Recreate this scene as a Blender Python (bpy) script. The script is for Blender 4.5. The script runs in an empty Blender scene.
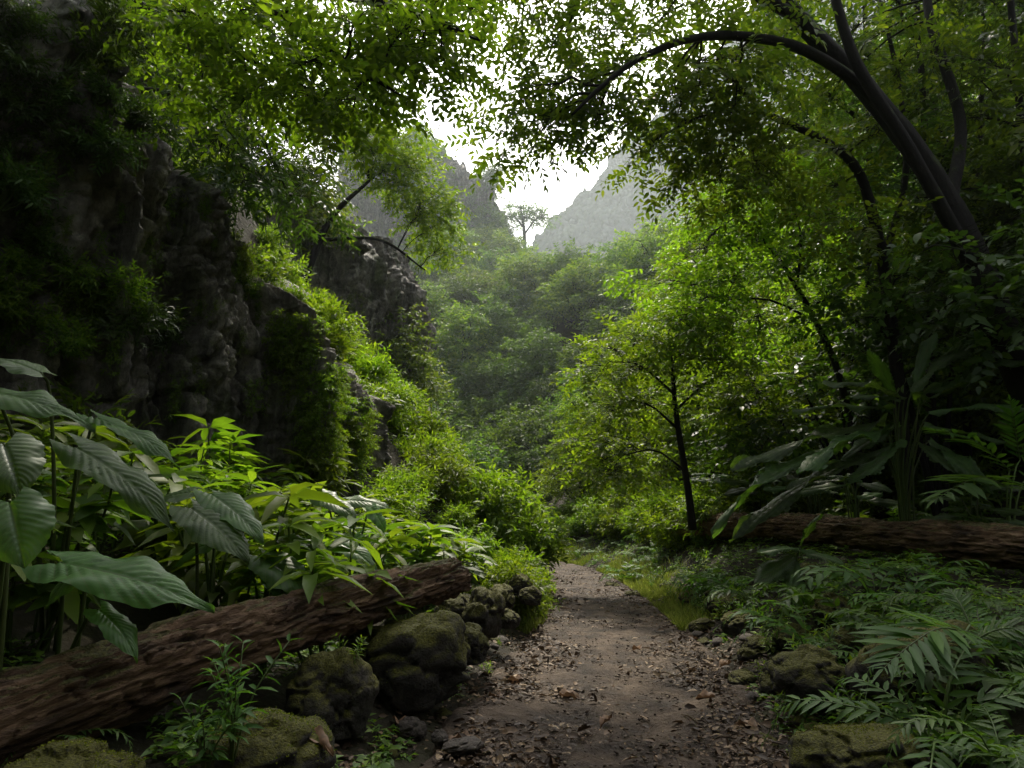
import bpy, bmesh, math, random
import numpy as np
from mathutils import Vector, Matrix

rng = np.random.default_rng(11)
random.seed(11)
SC = bpy.context.scene
COL = SC.collection
PI = math.pi

# ------------------------------------------------------------------ camera model
FPX = 24.0 / 36.0 * 1024.0
PITCH = math.atan(136.0 / FPX)
EYE = np.array([0.0, 0.0, 1.5])


def at(px, py, d):
    """world point seen at photo position (px, py), d metres ahead of the viewpoint"""
    a = (px - 512.0) / FPX
    b = (384.0 - py) / FPX
    y = math.cos(PITCH) - b * math.sin(PITCH)
    z = math.sin(PITCH) + b * math.cos(PITCH)
    return np.array([a / y * d, d, EYE[2] + z / y * d])


def lerp(a, b, t):
    return a + (b - a) * t


def sstep(t):
    t = np.clip(t, 0, 1)
    return t * t * (3 - 2 * t)


# ------------------------------------------------------------------ noise
def _hash(ix, iy, iz, seed=0):
    h = (ix.astype(np.int64) * 374761393 + iy.astype(np.int64) * 668265263 + iz.astype(np.int64) * 1274126177 + seed * 974711) & 0xFFFFFFFF
    h = ((h ^ (h >> 13)) * 1274126177) & 0xFFFFFFFF
    h = ((h ^ (h >> 16)) * 2246822519) & 0xFFFFFFFF
    h = h ^ (h >> 15)
    return (h & 0xFFFFFF) / float(0xFFFFFF)


def vnoise(P, seed=0):
    I = np.floor(P).astype(np.int64)
    f = P - I
    f = f * f * f * (f * (f * 6 - 15) + 10)
    r = 0
    for dx in (0, 1):
        wx = f[:, 0] if dx else 1 - f[:, 0]
        for dy in (0, 1):
            wy = f[:, 1] if dy else 1 - f[:, 1]
            for dz in (0, 1):
                wz = f[:, 2] if dz else 1 - f[:, 2]
                r = r + wx * wy * wz * _hash(I[:, 0] + dx, I[:, 1] + dy, I[:, 2] + dz, seed)
    return r * 2 - 1


def fbm(P, octs=4, gain=0.5, lac=2.03, seed=0):
    a, r = 1.0, 0
    for k in range(octs):
        r = r + a * vnoise(P, seed + k)
        P = P * lac + 17.3
        a *= gain
    return r


def ridged(P, octs=4, gain=0.5, seed=0):
    a, r = 1.0, 0
    for k in range(octs):
        r = r + a * (1 - 2 * np.abs(vnoise(P, seed + k)))
        P = P * 2.05 + 9.1
        a *= gain
    return r


def cells(P, seed=0):
    """(nearest distance, second distance, value of the nearest cell)"""
    I = np.floor(P).astype(np.int64)
    d1 = np.full(len(P), 9.0)
    d2 = np.full(len(P), 9.0)
    val = np.zeros(len(P))
    for dx in (-1, 0, 1):
        for dy in (-1, 0, 1):
            for dz in (-1, 0, 1):
                J = I + np.array([dx, dy, dz])
                c = J + np.stack([_hash(J[:, 0], J[:, 1], J[:, 2], seed + s) for s in (1, 2, 3)], 1)
                d = np.linalg.norm(P - c, axis=1)
                v = _hash(J[:, 0], J[:, 1], J[:, 2], seed + 4)
                n = d < d1
                d2 = np.where(n, d1, np.minimum(d2, d))
                val = np.where(n, v, val)
                d1 = np.where(n, d, d1)
    return d1, d2, val


# ------------------------------------------------------------------ mesh helpers
def mesh_data(name, V, F, smooth=False, uv=None, col=None):
    V = np.asarray(V, dtype=np.float32).reshape(-1, 3)
    if not isinstance(F, (list, tuple)):
        F = [F]
    F = [np.asarray(f, dtype=np.int32) for f in F if len(f)]
    me = bpy.data.meshes.new(name)
    me.vertices.add(len(V))
    me.vertices.foreach_set('co', V.ravel())
    loops = np.concatenate([f.ravel() for f in F])
    sizes = np.concatenate([np.full(len(f), f.shape[1], dtype=np.int32) for f in F])
    starts = np.concatenate([[0], np.cumsum(sizes)[:-1]]).astype(np.int32)
    me.loops.add(len(loops))
    me.loops.foreach_set('vertex_index', loops)
    me.polygons.add(len(sizes))
    me.polygons.foreach_set('loop_start', starts)
    if smooth:
        me.polygons.foreach_set('use_smooth', np.ones(len(sizes), dtype=bool))
    if uv is not None:
        l = me.uv_layers.new(name='UVMap')
        l.data.foreach_set('uv', np.asarray(uv, dtype=np.float32)[loops].ravel())
    if col is not None:
        a = me.attributes.new('mask', 'FLOAT', 'POINT')
        a.data.foreach_set('value', np.asarray(col, dtype=np.float32))
    me.update(calc_edges=True)
    return me


def add_obj(name, me, mat, parent=None):
    o = bpy.data.objects.new(name, me)
    if mat is not None and not me.materials:
        me.materials.append(mat)
    COL.objects.link(o)
    if parent is not None:
        o.parent = parent
    return o


def tag(o, label, cat, group=None, kind=None):
    o['label'] = label
    o['category'] = cat
    if group:
        o['group'] = group
    if kind:
        o['kind'] = kind
    return o


def thing(name, label, cat, loc=(0, 0, 0), rot=(0, 0, 0), scale=1.0, group=None):
    o = bpy.data.objects.new(name, None)
    o.empty_display_size = 0.1
    COL.objects.link(o)
    o.location = [float(v) for v in loc]
    o.rotation_euler = rot
    o.scale = (scale,) * 3 if np.isscalar(scale) else scale
    return tag(o, label, cat, group)


class Mesher:
    def __init__(self):
        self.V, self.F3, self.F4, self.n = [], [], [], 0

    def add(self, V, F):
        V = np.asarray(V, float).reshape(-1, 3)
        F = np.asarray(F, int)
        (self.F3 if F.shape[1] == 3 else self.F4).append(F + self.n)
        self.V.append(V)
        self.n += len(V)

    def tube(self, pts, radii, ns=6, cap=True, wob=0.0):
        pts = np.asarray(pts, float)
        n = len(pts)
        radii = np.broadcast_to(np.asarray(radii, float), (n,))
        T = np.gradient(pts, axis=0)
        T /= np.linalg.norm(T, axis=1)[:, None] + 1e-9
        up = np.array([0.31, 0.17, 0.93]) if abs(T[0][2]) < 0.85 else np.array([0.9, 0.3, 0.1])
        X = np.cross(T, up)
        X /= np.linalg.norm(X, axis=1)[:, None] + 1e-9
        Y = np.cross(T, X)
        a = np.arange(ns) / ns * 2 * PI
        r = radii[:, None] * np.ones(ns)[None, :]
        if wob:
            q = np.stack([np.repeat(np.arange(n) * 0.45, ns), np.tile(np.cos(a) * 1.3, n), np.tile(np.sin(a) * 1.3, n) + pts[0, 0] * 3], 1)
            r = r * (1 + wob * fbm(q, 3).reshape(n, ns))
        V = pts[:, None, :] + r[:, :, None] * (np.cos(a)[None, :, None] * X[:, None, :] + np.sin(a)[None, :, None] * Y[:, None, :])
        i = np.arange(n - 1)[:, None] * ns
        j = np.arange(ns)[None, :]
        k = (j + 1) % ns
        F = np.stack([i + j, i + ns + j, i + ns + k, i + k], -1).reshape(-1, 4)
        base = self.n
        self.add(V.reshape(-1, 3), F)
        if cap:
            self.V.append(pts[[0, -1]])
            c0, c1 = self.n, self.n + 1
            self.n += 2
            jj = np.arange(ns)
            kk = (jj + 1) % ns
            self.F3.append(np.stack([np.full(ns, c0), base + jj, base + kk], 1))
            self.F3.append(np.stack([np.full(ns, c1), base + (n - 1) * ns + kk, base + (n - 1) * ns + jj], 1))

    def data(self, name, smooth=False):
        F = []
        if self.F3:
            F.append(np.concatenate(self.F3))
        if self.F4:
            F.append(np.concatenate(self.F4))
        return mesh_data(name, np.concatenate(self.V), F, smooth)


def unit(v):
    v = np.asarray(v, float)
    return v / (np.linalg.norm(v, axis=-1, keepdims=True) + 1e-9)


def frames(D, roll=None, up=(0, 0, 1)):
    """rotation matrices whose second column is D and whose third is as near UP as can be, then rolled"""
    D = unit(D)
    U = np.broadcast_to(np.asarray(up, float), D.shape)
    X = np.cross(D, U)
    bad = np.linalg.norm(X, axis=1) < 1e-3
    X[bad] = np.array([1.0, 0, 0])
    X = unit(X)
    Z = np.cross(X, D)
    if roll is not None:
        c, s = np.cos(roll)[:, None], np.sin(roll)[:, None]
        X, Z = X * c + Z * s, Z * c - X * s
    return np.stack([X, D, Z], -1)


def stamp(tpl, pos, R, s):
    """the template (V, F) stamped at each position"""
    V, F = tpl
    n = len(pos)
    W = np.einsum('nij,kj->nki', R, V) * np.asarray(s, float).reshape(-1, 1, 1) + np.asarray(pos)[:, None, :]
    G = F[None] + (np.arange(n) * len(V))[:, None, None]
    return W.reshape(-1, 3), G.reshape(-1, F.shape[1])


def curve(p0, p1, lift=0.0, side=0.0, n=7, wob=0.0):
    p0, p1 = np.asarray(p0, float), np.asarray(p1, float)
    t = np.linspace(0, 1, n)[:, None]
    d = p1 - p0
    L = np.linalg.norm(d) + 1e-6
    sd = np.array([-d[1], d[0], 0.0]) / L
    P = p0 + d * t + (np.array([0, 0, 1.0]) * lift * L + sd * side * L) * (4 * t * (1 - t))
    if wob:
        w = rng.normal(0, wob * L, (n, 3))
        w[0] = w[-1] = 0
        P = P + w
    return P


def smooth_line(P, n):
    """Catmull-Rom through the points, n samples"""
    P = np.asarray(P, float)
    Q = np.vstack([2 * P[0] - P[1], P, 2 * P[-1] - P[-2]])
    m = len(P) - 1
    t = np.linspace(0, m - 1e-6, n)
    i = t.astype(int)
    u = (t - i)[:, None]
    a, b, c, d = Q[i], Q[i + 1], Q[i + 2], Q[i + 3]
    return 0.5 * (2 * b + (c - a) * u + (2 * a - 5 * b + 4 * c - d) * u ** 2 + (3 * b - a - 3 * c + d) * u ** 3)


# ------------------------------------------------------------------ leaf templates
def leaf_small(w=0.42, fold=0.25, droop=0.25):
    """five points, four faces, unit length along +Y"""
    h = w / 2
    V = np.array([[0, 0, 0], [-h, 0.45, fold * h], [0, 0.45, -0.02], [h, 0.45, fold * h], [0, 1, -droop]])
    F = np.array([[0, 2, 1], [0, 3, 2], [1, 2, 4], [2, 3, 4]])
    return V, F


def leaf_fine(w=0.4, fold=0.3, droop=0.22, belly=0.38):
    h = w / 2
    V = np.array([[0, 0, 0],
                  [-h * .85, belly * .6, fold * h * .7], [0, belly * .6, -.01], [h * .85, belly * .6, fold * h * .7],
                  [-h * .8, belly * 1.7, fold * h * .6 - droop * .35], [0, belly * 1.7, -droop * .42], [h * .8, belly * 1.7, fold * h * .6 - droop * .35],
                  [0, 1, -droop]])
    F = np.array([[0, 2, 1], [0, 3, 2], [1, 2, 5], [1, 5, 4], [2, 3, 6], [2, 6, 5], [4, 5, 7], [5, 6, 7]])
    return V, F


def spray(leaf, n=11, length=4.5, ang=58, jit=0.25, r=None, lift=0.0):
    """a twig of leaves set alternately left and right; unit leaf length"""
    r = r or rng
    t = np.linspace(0.12, 1, n)
    pos = np.stack([0.12 * np.sin(t * 3 + r.uniform(0, 6)) * length * .3, t * length, -0.10 * length * t ** 2 + lift * t], 1)
    sd = np.where(np.arange(n) % 2 == 0, 1, -1)
    a = np.radians(ang + r.normal(0, 10, n)) * sd
    a[-1] = r.normal(0, .2)
    D = np.stack([np.sin(a), np.cos(a), r.normal(-0.05, jit, n)], 1)
    R = frames(D, r.normal(0, jit * 1.4, n))
    s = (0.65 + 0.45 * np.sin(PI * (0.15 + 0.75 * t))) * r.uniform(.8, 1.15, n)
    return stamp(leaf, pos, R, s)


LF_ELL = leaf_fine(.46, .3, .25)
LF_LANCE = leaf_fine(.27, .35, .35)
LF_BROAD = leaf_fine(.58, .25, .22, .36)
LS_ELL = leaf_small(.45)
LS_LANCE = leaf_small(.3, .3, .35)
SP_ELL = [spray(LF_ELL, 11, 4.4) for _ in range(5)]
SP_BROAD = [spray(LF_BROAD, 9, 3.6, jit=.35) for _ in range(5)]
SP_LANCE = [spray(LF_LANCE, 10, 3.2, 48, .35) for _ in range(5)]
SP_FAR = [spray(LS_ELL, 10, 3.6, 55, .4) for _ in range(5)]
SP_FARL = [spray(LS_LANCE, 10, 3.0, 50, .4) for _ in range(5)]


def whorl(leaf, n, r=None, el=(-.25, .5)):
    r = r or rng
    a = np.arange(n) / n * 2 * PI + r.normal(0, .25, n)
    e = r.uniform(el[0], el[1], n)
    D = np.stack([np.cos(a) * np.cos(e), np.sin(a) * np.cos(e), np.sin(e)], 1)
    return stamp(leaf, D * .05, frames(D, r.normal(0, .3, n)), r.uniform(.7, 1.1, n))


def sprays_mesh(m, tpls, P, D, scale, roll=.5):
    P, D = np.asarray(P), np.asarray(D)
    k = rng.integers(0, len(tpls), len(P))
    for i, t in enumerate(tpls):
        q = k == i
        if q.any():
            n = q.sum()
            m.add(*stamp(t, P[q], frames(D[q], rng.normal(0, roll, n)), scale * rng.uniform(.55, 1.28, n)))


# ------------------------------------------------------------------ materials
def new_mat(name):
    m = bpy.data.materials.new(name)
    m.use_nodes = True
    nt = m.node_tree
    nt.nodes.clear()
    out = nt.nodes.new('ShaderNodeOutputMaterial')
    return m, nt, out


def nd(nt, typ, **kw):
    n = nt.nodes.new(typ)
    for k, v in kw.items():
        if k.startswith('i_'):
            key = k[2:].replace('_', ' ')
            n.inputs[key].default_value = v
        else:
            setattr(n, k, v)
    return n


def ramp(nt, stops, interp='LINEAR'):
    n = nt.nodes.new('ShaderNodeValToRGB')
    n.color_ramp.interpolation = interp
    e = n.color_ramp.elements
    while len(e) < len(stops):
        e.new(0.5)
    for el, (p, c) in zip(e, stops):
        el.position = p
        el.color = (*c, 1) if len(c) == 3 else c
    return n


def leaf_mat(name, c0, c1, c2, trans, tmix=0.42, rough=0.48, spec=0.26, veins=0):
    m, nt, out = new_mat(name)
    L = nt.links.new
    geo = nd(nt, 'ShaderNodeNewGeometry')
    oi = nd(nt, 'ShaderNodeObjectInfo')
    rp = ramp(nt, [(0.0, [v * 1.25 for v in c0]), (0.55, [v * 1.3 for v in c1]), (1.0, [v * 1.4 for v in c2])])
    L(geo.outputs['Random Per Island'], rp.inputs['Fac'])
    hv = nd(nt, 'ShaderNodeHueSaturation')
    mr = nd(nt, 'ShaderNodeMapRange')
    mr.inputs['To Min'].default_value = .72
    mr.inputs['To Max'].default_value = 1.25
    L(oi.outputs['Random'], mr.inputs['Value'])
    L(mr.outputs['Result'], hv.inputs['Value'])
    mh = nd(nt, 'ShaderNodeMapRange')
    mh.inputs['To Min'].default_value = .485
    mh.inputs['To Max'].default_value = .515
    L(oi.outputs['Random'], mh.inputs['Value'])
    L(mh.outputs['Result'], hv.inputs['Hue'])
    L(rp.outputs['Color'], hv.inputs['Color'])
    col = hv.outputs['Color']
    bs = nd(nt, 'ShaderNodeBsdfPrincipled')
    bs.inputs['Roughness'].default_value = rough
    bs.inputs['Specular IOR Level'].default_value = spec
    tr = nd(nt, 'ShaderNodeBsdfTranslucent')
    tc = nd(nt, 'ShaderNodeMix', data_type='RGBA', blend_type='MULTIPLY')
    tc.inputs[0].default_value = 0.0
    if veins:
        uv = nd(nt, 'ShaderNodeUVMap')
        sx = nd(nt, 'ShaderNodeSeparateXYZ')
        L(uv.outputs['UV'], sx.inputs[0])
        ab = nd(nt, 'ShaderNodeMath', operation='ABSOLUTE')
        L(sx.outputs['X'], ab.inputs[0])
        m1 = nd(nt, 'ShaderNodeMath', operation='MULTIPLY_ADD')
        L(ab.outputs[0], m1.inputs[0])
        m1.inputs[1].default_value = -.32
        L(sx.outputs['Y'], m1.inputs[2])
        m2 = nd(nt, 'ShaderNodeMath', operation='MULTIPLY')
        L(m1.outputs[0], m2.inputs[0])
        m2.inputs[1].default_value = veins
        fr = nd(nt, 'ShaderNodeMath', operation='PINGPONG')
        L(m2.outputs[0], fr.inputs[0])
        fr.inputs[1].default_value = .5
        lt = nd(nt, 'ShaderNodeMath', operation='LESS_THAN')
        L(fr.outputs[0], lt.inputs[0])
        lt.inputs[1].default_value = .055
        lm = nd(nt, 'ShaderNodeMath', operation='LESS_THAN')
        L(ab.outputs[0], lm.inputs[0])
        lm.inputs[1].default_value = .035
        mx = nd(nt, 'ShaderNodeMath', operation='MAXIMUM')
        L(lt.outputs[0], mx.inputs[0])
        L(lm.outputs[0], mx.inputs[1])
        vs = nd(nt, 'ShaderNodeMath', operation='MULTIPLY')
        L(mx.outputs[0], vs.inputs[0])
        vs.inputs[1].default_value = .45
        ns = nd(nt, 'ShaderNodeTexNoise', i_Scale=9.0, i_Detail=4.0)
        tcd = nd(nt, 'ShaderNodeTexCoord')
        L(tcd.outputs['Object'], ns.inputs['Vector'])
        mot = nd(nt, 'ShaderNodeMix', data_type='RGBA', blend_type='MULTIPLY')
        mot.inputs[0].default_value = .6
        nr = ramp(nt, [(.3, (.45, .5, .4)), (.7, (1.2, 1.2, 1.1))])
        L(ns.outputs['Fac'], nr.inputs['Fac'])
        L(col, mot.inputs[6])
        L(nr.outputs['Color'], mot.inputs[7])
        vm = nd(nt, 'ShaderNodeMix', data_type='RGBA')
        L(vs.outputs[0], vm.inputs[0])
        L(mot.outputs[2], vm.inputs[6])
        vm.inputs[7].default_value = (.12, .16, .06, 1)
        bn = nd(nt, 'ShaderNodeTexNoise', i_Scale=23.0, i_Detail=5.0, i_Roughness=.6)
        L(tcd.outputs['Object'], bn.inputs['Vector'])
        br = ramp(nt, [(.66, (0, 0, 0)), (.72, (.85, .85, .85))])
        L(bn.outputs['Fac'], br.inputs['Fac'])
        bm = nd(nt, 'ShaderNodeMix', data_type='RGBA')
        L(br.outputs['Color'], bm.inputs[0])
        L(vm.outputs[2], bm.inputs[6])
        bm.inputs[7].default_value = (.10, .075, .03, 1)
        col = bm.outputs[2]
        rr = nd(nt, 'ShaderNodeMapRange')
        rr.inputs['To Min'].default_value = rough - .1
        rr.inputs['To Max'].default_value = rough + .22
        L(ns.outputs['Fac'], rr.inputs['Value'])
        L(rr.outputs['Result'], bs.inputs['Roughness'])
    L(col, bs.inputs['Base Color'])
    # transmitted light is yellower than reflected light
    th = nd(nt, 'ShaderNodeMix', data_type='RGBA', blend_type='MULTIPLY')
    th.inputs[0].default_value = 1.0
    L(col, th.inputs[6])
    th.inputs[7].default_value = (*trans, 1)
    L(th.outputs[2], tr.inputs['Color'])
    mx = nd(nt, 'ShaderNodeMixShader')
    mx.inputs[0].default_value = tmix
    L(bs.outputs[0], mx.inputs[1])
    L(tr.outputs[0], mx.inputs[2])
    L(mx.outputs[0], out.inputs['Surface'])
    return m


def surf_mat(name, stops, scale=3.0, detail=8.0, rough=.85, bump=.5, bscale=12.0, dist=.03, moss=None, stretch=(1, 1, 1), spec=.3, mosslim=(.45, .7), litter=None):
    """noise-coloured rough surface with bump; MOSS (colour) grows on faces that look up"""
    m, nt, out = new_mat(name)
    L = nt.links.new
    tc = nd(nt, 'ShaderNodeTexCoord')
    mp = nd(nt, 'ShaderNodeMapping')
    mp.inputs['Scale'].default_value = stretch
    L(tc.outputs['Object'], mp.inputs['Vector'])
    n1 = nd(nt, 'ShaderNodeTexNoise', i_Scale=scale, i_Detail=detail, i_Roughness=.65)
    L(mp.outputs[0], n1.inputs['Vector'])
    rp = ramp(nt, stops)
    L(n1.outputs['Fac'], rp.inputs['Fac'])
    oi = nd(nt, 'ShaderNodeObjectInfo')
    mr = nd(nt, 'ShaderNodeMapRange')
    mr.inputs['To Min'].default_value = .7
    mr.inputs['To Max'].default_value = 1.2
    L(oi.outputs['Random'], mr.inputs['Value'])
    hv = nd(nt, 'ShaderNodeHueSaturation')
    L(mr.outputs['Result'], hv.inputs['Value'])
    L(rp.outputs['Color'], hv.inputs['Color'])
    col = hv.outputs['Color']
    n2 = nd(nt, 'ShaderNodeTexNoise', i_Scale=bscale, i_Detail=10.0, i_Roughness=.7)
    L(mp.outputs[0], n2.inputs['Vector'])
    vo = nd(nt, 'ShaderNodeTexVoronoi', feature='DISTANCE_TO_EDGE', i_Scale=bscale * .6)
    L(mp.outputs[0], vo.inputs['Vector'])
    ad = nd(nt, 'ShaderNodeMath', operation='MULTIPLY_ADD')
    L(vo.outputs['Distance'], ad.inputs[0])
    ad.inputs[1].default_value = .6
    L(n2.outputs['Fac'], ad.inputs[2])
    bp = nd(nt, 'ShaderNodeBump')
    bp.inputs['Strength'].default_value = bump
    bp.inputs['Distance'].default_value = dist
    L(ad.outputs[0], bp.inputs['Height'])
    if moss is not None:
        ge = nd(nt, 'ShaderNodeNewGeometry')
        sx = nd(nt, 'ShaderNodeSeparateXYZ')
        L(ge.outputs['Normal'], sx.inputs[0])
        n3 = nd(nt, 'ShaderNodeTexNoise', i_Scale=3.2, i_Detail=7.0, i_Roughness=.7)
        L(tc.outputs['Object'], n3.inputs['Vector'])
        ma = nd(nt, 'ShaderNodeMath', operation='MULTIPLY_ADD')
        L(sx.outputs['Z'], ma.inputs[0])
        ma.inputs[1].default_value = .45
        L(n3.outputs['Fac'], ma.inputs[2])
        mm = nd(nt, 'ShaderNodeMapRange', interpolation_type='SMOOTHSTEP')
        mm.inputs['From Min'].default_value = mosslim[0]
        mm.inputs['From Max'].default_value = mosslim[1]
        L(ma.outputs[0], mm.inputs['Value'])
        n4 = nd(nt, 'ShaderNodeTexNoise', i_Scale=45.0, i_Detail=5.0)
        L(tc.outputs['Object'], n4.inputs['Vector'])
        mc = ramp(nt, [(.3, [v * .35 for v in moss]), (.7, [v * 1.35 for v in moss])])
        L(n4.outputs['Fac'], mc.inputs['Fac'])
        mi = nd(nt, 'ShaderNodeMix', data_type='RGBA')
        L(mm.outputs['Result'], mi.inputs[0])
        L(col, mi.inputs[6])
        L(mc.outputs['Color'], mi.inputs[7])
        col = mi.outputs[2]
        b2 = nd(nt, 'ShaderNodeBump')
        b2.inputs['Strength'].default_value = .8
        b2.inputs['Distance'].default_value = .02
        mh = nd(nt, 'ShaderNodeMath', operation='MULTIPLY')
        L(n4.outputs['Fac'], mh.inputs[0])
        L(mm.outputs['Result'], mh.inputs[1])
        L(mh.outputs[0], b2.inputs['Height'])
        L(bp.outputs[0], b2.inputs['Normal'])
        bp = b2
    bs = nd(nt, 'ShaderNodeBsdfPrincipled')
    bs.inputs['Roughness'].default_value = rough
    bs.inputs['Specular IOR Level'].default_value = spec
    L(col, bs.inputs['Base Color'])
    L(bp.outputs[0], bs.inputs['Normal'])
    L(bs.outputs[0], out.inputs['Surface'])
    return m


def island_mat(name, stops, rough=.7, tmix=0.0):
    m, nt, out = new_mat(name)
    L = nt.links.new
    geo = nd(nt, 'ShaderNodeNewGeometry')
    rp = ramp(nt, stops)
    L(geo.outputs['Random Per Island'], rp.inputs['Fac'])
    bs = nd(nt, 'ShaderNodeBsdfPrincipled')
    bs.inputs['Roughness'].default_value = rough
    bs.inputs['Specular IOR Level'].default_value = .35
    tc = nd(nt, 'ShaderNodeTexCoord')
    ns = nd(nt, 'ShaderNodeTexNoise', i_Scale=40.0, i_Detail=4.0)
    L(tc.outputs['Object'], ns.inputs['Vector'])
    mu = nd(nt, 'ShaderNodeMix', data_type='RGBA', blend_type='MULTIPLY')
    mu.inputs[0].default_value = .7
    r2 = ramp(nt, [(.3, (.4, .4, .4)), (.7, (1.2, 1.2, 1.2))])
    L(ns.outputs['Fac'], r2.inputs['Fac'])
    L(rp.outputs['Color'], mu.inputs[6])
    L(r2.outputs['Color'], mu.inputs[7])
    L(mu.outputs[2], bs.inputs['Base Color'])
    if tmix:
        tr = nd(nt, 'ShaderNodeBsdfTranslucent')
        L(mu.outputs[2], tr.inputs['Color'])
        mx = nd(nt, 'ShaderNodeMixShader')
        mx.inputs[0].default_value = tmix
        L(bs.outputs[0], mx.inputs[1])
        L(tr.outputs[0], mx.inputs[2])
        L(mx.outputs[0], out.inputs['Surface'])
    else:
        L(bs.outputs[0], out.inputs['Surface'])
    return m


YT = (1.9, 2.05, .5)
M = {}
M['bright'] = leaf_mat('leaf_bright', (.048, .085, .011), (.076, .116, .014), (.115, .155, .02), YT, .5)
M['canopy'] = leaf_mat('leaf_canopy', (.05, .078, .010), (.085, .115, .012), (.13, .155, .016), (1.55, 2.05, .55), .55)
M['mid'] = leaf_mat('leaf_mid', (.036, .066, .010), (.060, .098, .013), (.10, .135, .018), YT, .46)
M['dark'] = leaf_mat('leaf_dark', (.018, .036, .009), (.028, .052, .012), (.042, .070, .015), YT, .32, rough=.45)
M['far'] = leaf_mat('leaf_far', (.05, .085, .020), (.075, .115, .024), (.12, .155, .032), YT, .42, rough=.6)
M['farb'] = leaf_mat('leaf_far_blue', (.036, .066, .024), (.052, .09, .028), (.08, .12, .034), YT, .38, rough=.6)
M['fern'] = leaf_mat('leaf_fern', (.03, .066, .015), (.042, .085, .017), (.058, .105, .02), YT, .4, rough=.5, spec=.22)
M['taro'] = leaf_mat('leaf_taro', (.048, .10, .028), (.062, .12, .032), (.078, .14, .036), YT, .42, rough=.38, spec=.5, veins=11)
M['lobed'] = leaf_mat('leaf_lobed', (.032, .066, .018), (.042, .080, .02), (.052, .092, .022), YT, .45, rough=.42, spec=.42, veins=15)
M['stem'] = leaf_mat('stem_green', (.04, .06, .015), (.05, .075, .02), (.06, .09, .02), YT, .05)
M['bark'] = surf_mat('bark_dark', [(.3, (.004, .0035, .003)), (.6, (.010, .0085, .0065)), (.8, (.026, .022, .017))], 9, 8, .9, .7, 22, .02, moss=(.03, .045, .01), stretch=(1, 1, .35), mosslim=(.62, .85))
M['log'] = surf_mat('bark_log', [(.30, (.014, .0085, .005)), (.43, (.072, .040, .021)), (.55, (.175, .104, .057)), (.70, (.33, .215, .13))], 8, 14, .8, 1.0, 30, .06, moss=(.07, .066, .012), stretch=(.30, 1, 1), mosslim=(.80, .95))
M['logwood'] = surf_mat('log_end_wood', [(.3, (.03, .018, .01)), (.6, (.12, .07, .035)), (.8, (.2, .13, .07))], 9, 8, .85, .8, 20, .02, stretch=(.5, 2, 2))


def cliff_mat(name, k, tint=(1, .92, .82)):
    m, nt, out = new_mat(name)
    L = nt.links.new
    tc = nd(nt, 'ShaderNodeTexCoord')

    def noise(scale, det, st, rough=.65):
        mp = nd(nt, 'ShaderNodeMapping')
        mp.inputs['Scale'].default_value = st
        L(tc.outputs['Object'], mp.inputs['Vector'])
        n = nd(nt, 'ShaderNodeTexNoise', i_Scale=scale, i_Detail=det, i_Roughness=rough)
        L(mp.outputs[0], n.inputs['Vector'])
        return n.outputs['Fac']
    base = ramp(nt, [(.28, [.035 * k * t for t in tint]), (.45, [.10 * k * t for t in tint]), (.58, [.19 * k * t for t in tint]), (.75, [.36 * k * t for t in tint])])
    L(noise(1.3, 15, (1, 1, .5), .72), base.inputs['Fac'])
    streak = ramp(nt, [(.36, (.22, .22, .22)), (.52, (1, 1, 1)), (.70, (1.25, 1.2, 1.1))])
    L(noise(3.2, 6, (1, 1, .10)), streak.inputs['Fac'])
    fine = ramp(nt, [(.32, (.35, .35, .35)), (.62, (1.15, 1.15, 1.15))])
    L(noise(11, 12, (1, 1, .8), .75), fine.inputs['Fac'])
    green = ramp(nt, [(.50, (1, 1, 1)), (.66, (.45, .62, .30))])
    L(noise(.9, 8, (1, 1, .6)), green.inputs['Fac'])
    col = base.outputs['Color']
    for r_, f in ((streak, .9), (fine, .9), (green, .9)):
        mx = nd(nt, 'ShaderNodeMix', data_type='RGBA', blend_type='MULTIPLY')
        mx.inputs[0].default_value = f
        L(col, mx.inputs[6])
        L(r_.outputs['Color'], mx.inputs[7])
        col = mx.outputs[2]
    b1 = nd(nt, 'ShaderNodeBump')
    b1.inputs['Strength'].default_value = 1.0
    b1.inputs['Distance'].default_value = .22
    L(noise(3.0, 15, (1, 1, .55), .7), b1.inputs['Height'])
    b2 = nd(nt, 'ShaderNodeBump')
    b2.inputs['Strength'].default_value = 1.0
    b2.inputs['Distance'].default_value = .07
    L(noise(13, 12, (1, 1, .7), .75), b2.inputs['Height'])
    L(b1.outputs[0], b2.inputs['Normal'])
    bs = nd(nt, 'ShaderNodeBsdfPrincipled')
    bs.inputs['Roughness'].default_value = .72
    bs.inputs['Specular IOR Level'].default_value = .35
    L(col, bs.inputs['Base Color'])
    L(b2.outputs[0], bs.inputs['Normal'])
    L(bs.outputs[0], out.inputs['Surface'])
    return m


M['cliff'] = cliff_mat('cliff_rock', 1.9)
M['cliffb'] = cliff_mat('cliff_rock_pale', 1.5)
M['rock'] = surf_mat('mossy_rock', [(.3, (.012, .010, .008)), (.55, (.034, .029, .023)), (.8, (.08, .07, .056))], 5, 9, .75, .95, 14, .05, moss=(.095, .092, .010), mosslim=(.55, .8))
M['stone'] = surf_mat('bare_stone', [(.3, (.03, .025, .02)), (.55, (.075, .06, .048)), (.8, (.13, .11, .09))], 7, 9, .7, .7, 22, .02)
M['soil'] = surf_mat('soil', [(.3, (.010, .008, .005)), (.5, (.024, .020, .010)), (.75, (.035, .040, .014))], 2.2, 10, .95, .9, 16, .04)
M['path'] = surf_mat('path_earth', [(.30, (.012, .0075, .0035)), (.44, (.033, .021, .012)), (.57, (.074, .050, .031)), (.74, (.16, .118, .082))], 2.2, 14, .8, 1.0, 30, .03, spec=.3)
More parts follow.
